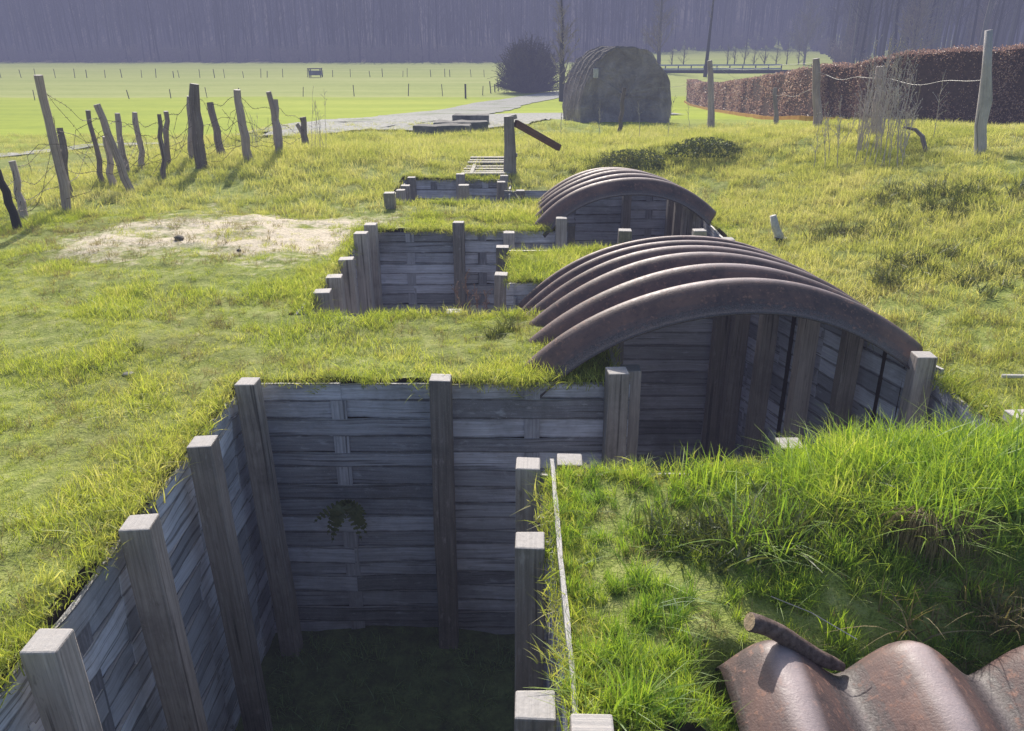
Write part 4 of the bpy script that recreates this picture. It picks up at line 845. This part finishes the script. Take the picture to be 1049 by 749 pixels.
face = rng.uniform(size=nl); side = np.where(face < .62, 1, np.where(face < .74, -1, 0)); off = np.where(side != 0, side*(.36+rng.normal(0, .035, nl)), rng.uniform(-.38, .38, nl)); hz = np.where(side != 0, rng.uniform(.03, 1, nl)*cs[:, 2], cs[:, 2]-.05+rng.normal(0, .035, nl))
along = np.cumsum(np.ones(nl))*0+cs[:, 0]*0; arc = u*3.1; off = off+side*.10*(fbm(arc*1.3, hz*.5, 4, 3)-.5)*1.6
px_ = cs[:, 0]+nn[:, 0]*off; py_ = cs[:, 1]+nn[:, 1]*off; pz_ = terrain(px_, py_)+hz
dens = fbm(arc*2.2, hz*.9, 71, 3); k = rng.uniform(size=nl) < sst(.30, .56, dens)+.10; P0 = np.stack([px_, py_, pz_], -1)[k]; n2 = len(P0)
dist = P0[:, 1]; lf = .028*np.clip(dist/24, .8, 2.2); a = rng.normal(size=(n2, 3)); a /= np.linalg.norm(a, axis=1)[:, None]; b = rng.normal(size=(n2, 3)); b -= (a*b).sum(1)[:, None]*a; b /= np.linalg.norm(b, axis=1)[:, None]; a *= lf[:, None]; b *= lf[:, None]*.6
V = np.stack([P0-a, P0-b, P0+a, P0+b], 1).reshape(-1, 3)-np.array(ho); F = np.arange(n2*4).reshape(-1, 4)
me = np_mesh('leaves', V, F, M_BEECH, rnd=np.clip(rng.uniform(size=n2)*.7+.5*(dens[k]-.3), 0, 1)); o = bpy.data.objects.new('leaves', me); COL.objects.link(o); o.parent = hr
m = MB(); pts = []
for s_ in np.linspace(1.0, 8.9, 70):
    x, y, h = hedge_at(s_); x2, y2, _ = hedge_at(s_+.05); t = Vector((x2-x, y2-y, 0)).normalized(); n = Vector((-t.y, t.x, 0)); q = Vector((x, y, 0))+n*.62; pts.append(Vector((q.x, q.y, tz(q.x, q.y)+.05)))
m.sweep(pts, Vector((0, 0, 1)), .16, .05); o = m.build('edging_board', M_ORANGE, origin=pts[0]); tag(o, 'thin orange edging board along the foot of the brown hedge', 'edging')

# ------------------------------------------------------------------ bare trees
def bare_tree(h, seed, r0=.18, spread=.35, low=.3, nb=26, tw=7, pole=False):
    rd = random.Random(seed); T = MB(); Cn = MB(); pts = []; n = 7; lx = rd.uniform(-.04, .04); ly = rd.uniform(-.04, .04)
    for i in range(n+1): f = i/n; pts.append(Vector((lx*h*f+rd.uniform(-.01, .01)*h*f, ly*h*f+rd.uniform(-.01, .01)*h*f, -.3+(h+.3)*f)))
    rads = [r0*(1-.88*i/n) for i in range(n+1)]; T.tube(pts, rads, 5, caps=False, rnd=rd.random())
    def on(f):
        k = min(int(f*n), n-1); return pts[k].lerp(pts[k+1], f*n-k)
    for b in range(nb):
        f = low+(1-low)*rd.random()**.8; p = on(f); a = rd.uniform(0, 6.28); L = h*spread*(1.15-f)*rd.uniform(.6, 1.15); up = rd.uniform(.5, 1.3); d = Vector((math.cos(a), math.sin(a), up)).normalized(); q = p+d*L*.5+Vector((0, 0, L*.04)); e = p+d*L+Vector((0, 0, L*.22)); rb = r0*.3*(1.1-f); Cn.tube([p, q, e], [rb, rb*.6, rb*.25], 3, caps=False, rnd=rd.random())
        for k in range(tw):
            g_ = rd.uniform(.25, 1); s_ = p.lerp(q, g_*2) if g_ < .5 else q.lerp(e, g_*2-1); v = (d+Vector((rd.gauss(0, .6), rd.gauss(0, .6), rd.gauss(.25, .4)))).normalized()*L*rd.uniform(.2, .5); Cn.tube([s_, s_+v], [rb*.35, rb*.15], 3, caps=False, rnd=rd.random())
            for j in range(3): v2 = (v.normalized()+Vector((rd.gauss(0, .5), rd.gauss(0, .5), rd.gauss(.1, .4)))).normalized()*L*.22; s2 = s_+v*rd.uniform(.3, 1); Cn.tube([s2, s2+v2], [rb*.2, rb*.1], 3, caps=False, rnd=rd.random())
    return T, Cn
def woodtree(i):
    T, Cn = bare_tree(1.0*random.uniform(18, 24), 100+i, r0=.24, spread=.24, low=.3, nb=24, tw=5)
    b = len(T.v); T.v += Cn.v; T.f += [tuple(q+b for q in f) for f in Cn.f]; T.uv += Cn.uv; T.r += Cn.r
    o = T.build('wood_tree_%d' % i, M_TRUNK); COL.objects.unlink(o); return o
def underbush(i):
    m = MB(); rd = random.Random(500+i)
    for k in range(60):
        a = rd.uniform(0, 6.28); e = Vector((math.cos(a)*rd.uniform(.3, 2.2), math.sin(a)*rd.uniform(.3, 2.2), rd.uniform(1.5, 4.0))); m.tube([Vector((e.x*.2, e.y*.2, 0)), e*.6, e], [.05, .035, .015], 3, caps=False)
        for j in range(4): s_ = e*rd.uniform(.4, 1); m.tube([s_, s_+Vector((rd.gauss(0, .5), rd.gauss(0, .5), rd.uniform(.1, .8)))], [.025, .01], 3, caps=False)
    o = m.build('wood_shrub_%d' % i, M_TWIG); COL.objects.unlink(o); return o
C_WOOD = coll('wood_trees', [woodtree(i) for i in range(6)]); C_UND = coll('wood_shrubs', [underbush(i) for i in range(3)])
p = np.vstack([pts_in(-230, 230, 234, 345, .058), pts_in(50, 190, 125, 234, .05)]); x, y = p.T; edgeY = 236+26*sst(.16, .2, x/y)-165*sst(.345, .40, x/y)+5*fbm(x*.06, y*0, 3); k = (y > edgeY) & (np.abs(x) < y*.75); p = p[k]
o = scatter('bare_woodland', p, rng.uniform(.75, 1.15, len(p)), rng.integers(0, 6, len(p)), C_WOOD, tilt=.03); o['label'] = 'hazy violet-grey leafless woodland closing the view'; o['category'] = 'woodland'
p = np.vstack([pts_in(-230, 230, 232, 300, .09), pts_in(50, 190, 125, 232, .06)]); x, y = p.T; edgeY = 234+26*sst(.16, .2, x/y)-165*sst(.345, .40, x/y)+5*fbm(x*.06, y*0, 3); k = (y > edgeY) & (y < edgeY+30) & (np.abs(x) < y*.75); p = p[k]
o = scatter('woodland_undergrowth', p, rng.uniform(.5, 1.2, len(p)), rng.integers(0, 3, len(p)), C_UND, tilt=.05); o['label'] = 'bare undergrowth along the foot of the far woodland'; o['category'] = 'undergrowth'
def tree(px, py, topy, label, seed, r0, spread, low, nb, tw, Y=None, tm=None, cm=None, name='bare_tree', group=None):
    b = ground_at(px, py, 8) if Y is None else Vector((ray(px, py).x*Y/ray(px, py).y, Y, 0))
    if Y is not None: b.z = tz(b.x, b.y)
    h = at_depth(px, topy, b.y).z-b.z; root = empty(name, b, label=label, cat='tree', group=group or 'bare trees in the far field'); T, Cn = bare_tree(h, seed, r0, spread, low, nb, tw)
    T.build('trunk', tm or M_TRUNK, root); Cn.build('crown', cm or M_TWIG, root); return root
tree(576, 104, -20, 'slender bare tree beside the dark round bush by the bunker', 1, .3, .22, .12, 60, 8, cm=M_TWIG)
tree(722, 80, -40, 'tall thin dark tree trunk behind the white rail, right of the bunker', 2, .26, .12, .5, 22, 5, Y=105)
tree(674, 80, -30, 'bare tree with dark trunk just right of the bunker top', 3, .35, .25, .15, 50, 8, Y=120)
tree(932, 70, -15, 'bare dark tree rising behind the high end of the hedge', 4, .4, .33, .15, 120, 11, Y=110)
tree(825, 55, -10, 'pale-twigged bare tree standing against the woodland, right of centre', 5, .22, .36, .1, 120, 11, Y=150, cm=M_PALETWIG, tm=M_PALETWIG)
tree(1000, 60, -5, 'bare brownish tree behind the bleached end post', 6, .3, .36, .12, 120, 11, Y=140)
tree(875, 62, 10, 'smaller bare tree between the pale one and the dark one behind the hedge', 8, .25, .4, .1, 120, 11, Y=140)
sap = [(745, 67, 48), (752, 68, 50), (762, 67, 46), (772, 68, 51), (783, 66, 49), (795, 66, 50), (806, 65, 47), (818, 65, 49), (700, 68, 50), (688, 68, 52)]
for i, (px, py, ty) in enumerate(sap):
    tree(px, py, ty-4, 'one of the small bare saplings in a line behind the pale rail', 60+i, .12, .4, .08, 30, 5, Y=150, group='saplings in a line behind the pale rail', name='sapling')
# round dark bush by the road
c = ground_at(541, 95, 8); wdt = 44/FPX*c.y; root = empty('round_bush', c, label='big dark leafless round bush beside the track, left of the bunker', cat='bush')
m = MB(); H_ = at_depth(541, 36, c.y).z-c.z
for k in range(700):
    v = Vector((random.gauss(0, 1), random.gauss(0, 1), abs(random.gauss(0, 1))*1.1+.05)).normalized(); e = Vector((v.x*wdt*.78, v.y*wdt*.78, v.z**.8*H_))*random.uniform(.75, 1.03); e.z = max(.2, e.z)
    m.tube([Vector((e.x*.12, e.y*.12, 0)), Vector((e.x*.6, e.y*.6, e.z*.5)), e], [.05, .04, .02], 3, caps=False)
    for j in range(7): s_ = Vector((e.x*.6, e.y*.6, e.z*.5)).lerp(e, random.random()); m.tube([s_, s_+Vector((random.gauss(0, .35), random.gauss(0, .35), random.gauss(.15, .3)))], [.022, .012], 3, caps=False)
m.build('branches', bark_mat('dark_twigs', (.10, .085, .085), (.2, .17, .165)), root)

# ------------------------------------------------------------------ far fences, feeder, rail
def farfence(label, line, n, h, r=.05, jit=.5):
    a = ground_at(*line[0], 20); b = ground_at(*line[1], 20); root = empty('field_fence', a, label=label, cat='fence'); o3 = a
    for i in range(n):
        f = (i+random.uniform(-jit, jit)*.6)/max(1, n-1); q = a.lerp(b, f); q.z = tz(q.x, q.y); hh_ = h*random.uniform(.75, 1.15); m = MB(); m.tube([q-Vector((0, 0, .1)), q+Vector((random.uniform(-.12, .12), 0, hh_))], r*random.uniform(.8, 1.2), 5)
        o = m.build('post', M_FARPOST, origin=q); o.parent = root; o.location = o.location-o3
farfence('far line of thin field posts along the upper pasture', ((-10, 80), (515, 79)), 34, 1.1, .045, .9)
farfence('nearer line of scattered field posts along the edge of the brighter field', ((20, 103), (480, 98)), 11, .9, .035, .9)
farfence('short run of closely set posts by the bend of the gravel track', ((503, 95.5), (521, 91)), 6, .95, .05, .1)
p = ground_at(467 if False else 477, 101, 10); m = MB(); m.tube([p-Vector((0, 0, .1)), p+Vector((0, 0, 1.15))], .08, 6); o = m.build('field_post', M_FARPOST, origin=p); tag(o, 'single darker stout post in the pasture left of the track bend', 'post')
p = ground_at(323.5, 79.5, 20); root = empty('field_trough', p, label='small grey box-shaped feeder standing alone in the far pasture', cat='feeder')
wz = 11.5/FPX*p.y; m = MB(); m.box((0, 0, .62), wz, 1.2, .6, axis='x'); m.build('bin', M_GREYBOX, root, bevel=.05); m = MB(); m.box((0, 0, 1.2), wz*1.04, 1.3, .12, axis='x'); m.build('roof', M_FARPOST, root)
for sx in (-1, 1):
    m = MB(); m.box((sx*wz*.47, -.5, .6), .12, .12, 1.1); m.build('leg', M_FARPOST, root)
    m = MB(); m.box((sx*wz*.47, .5, .6), .12, .12, 1.1); m.build('leg', M_FARPOST, root)
a = Vector((ray(655, 76).x*118/ray(655, 76).y, 118, 0)); b = Vector((ray(800, 75).x*118/ray(800, 75).y, 118, 0)); a.z = tz(a.x, a.y); b.z = tz(b.x, b.y)
root = empty('guard_rail', a, label='long pale double rail crossing behind the hedge, right of the bunker', cat='rail')
for hgt in (.55, 1.05):
    m = MB(); m.sweep([Vector((0, 0, hgt)), (b-a)+Vector((0, 0, hgt))], Vector((0, 0, 1)), .2, .08); m.build('rail', M_RAIL, root)
for i in range(12):
    q = (b-a)*(i/11); m = MB(); m.box((q.x, q.y+.1, q.z+.5), .14, .1, 1.2); m.build('post', M_FARPOST, root)
m = MB(); m.sweep([Vector((-6, -1.2, .05)), (b-a)+Vector((6, -1.2, .05))], Vector((0, 0, 1)), .8, .5); o = m.build('road_bank', bark_mat('dark_bank', (.05, .05, .05), (.1, .1, .1)), origin=(0, 0, 0)); o.location = a; tag(o, kind='structure')

scene.render.engine = 'CYCLES'; scene.cycles.max_bounces = 5; scene.cycles.diffuse_bounces = 3; scene.cycles.transmission_bounces = 2
scene.render.resolution_x = 1024; scene.render.resolution_y = 731
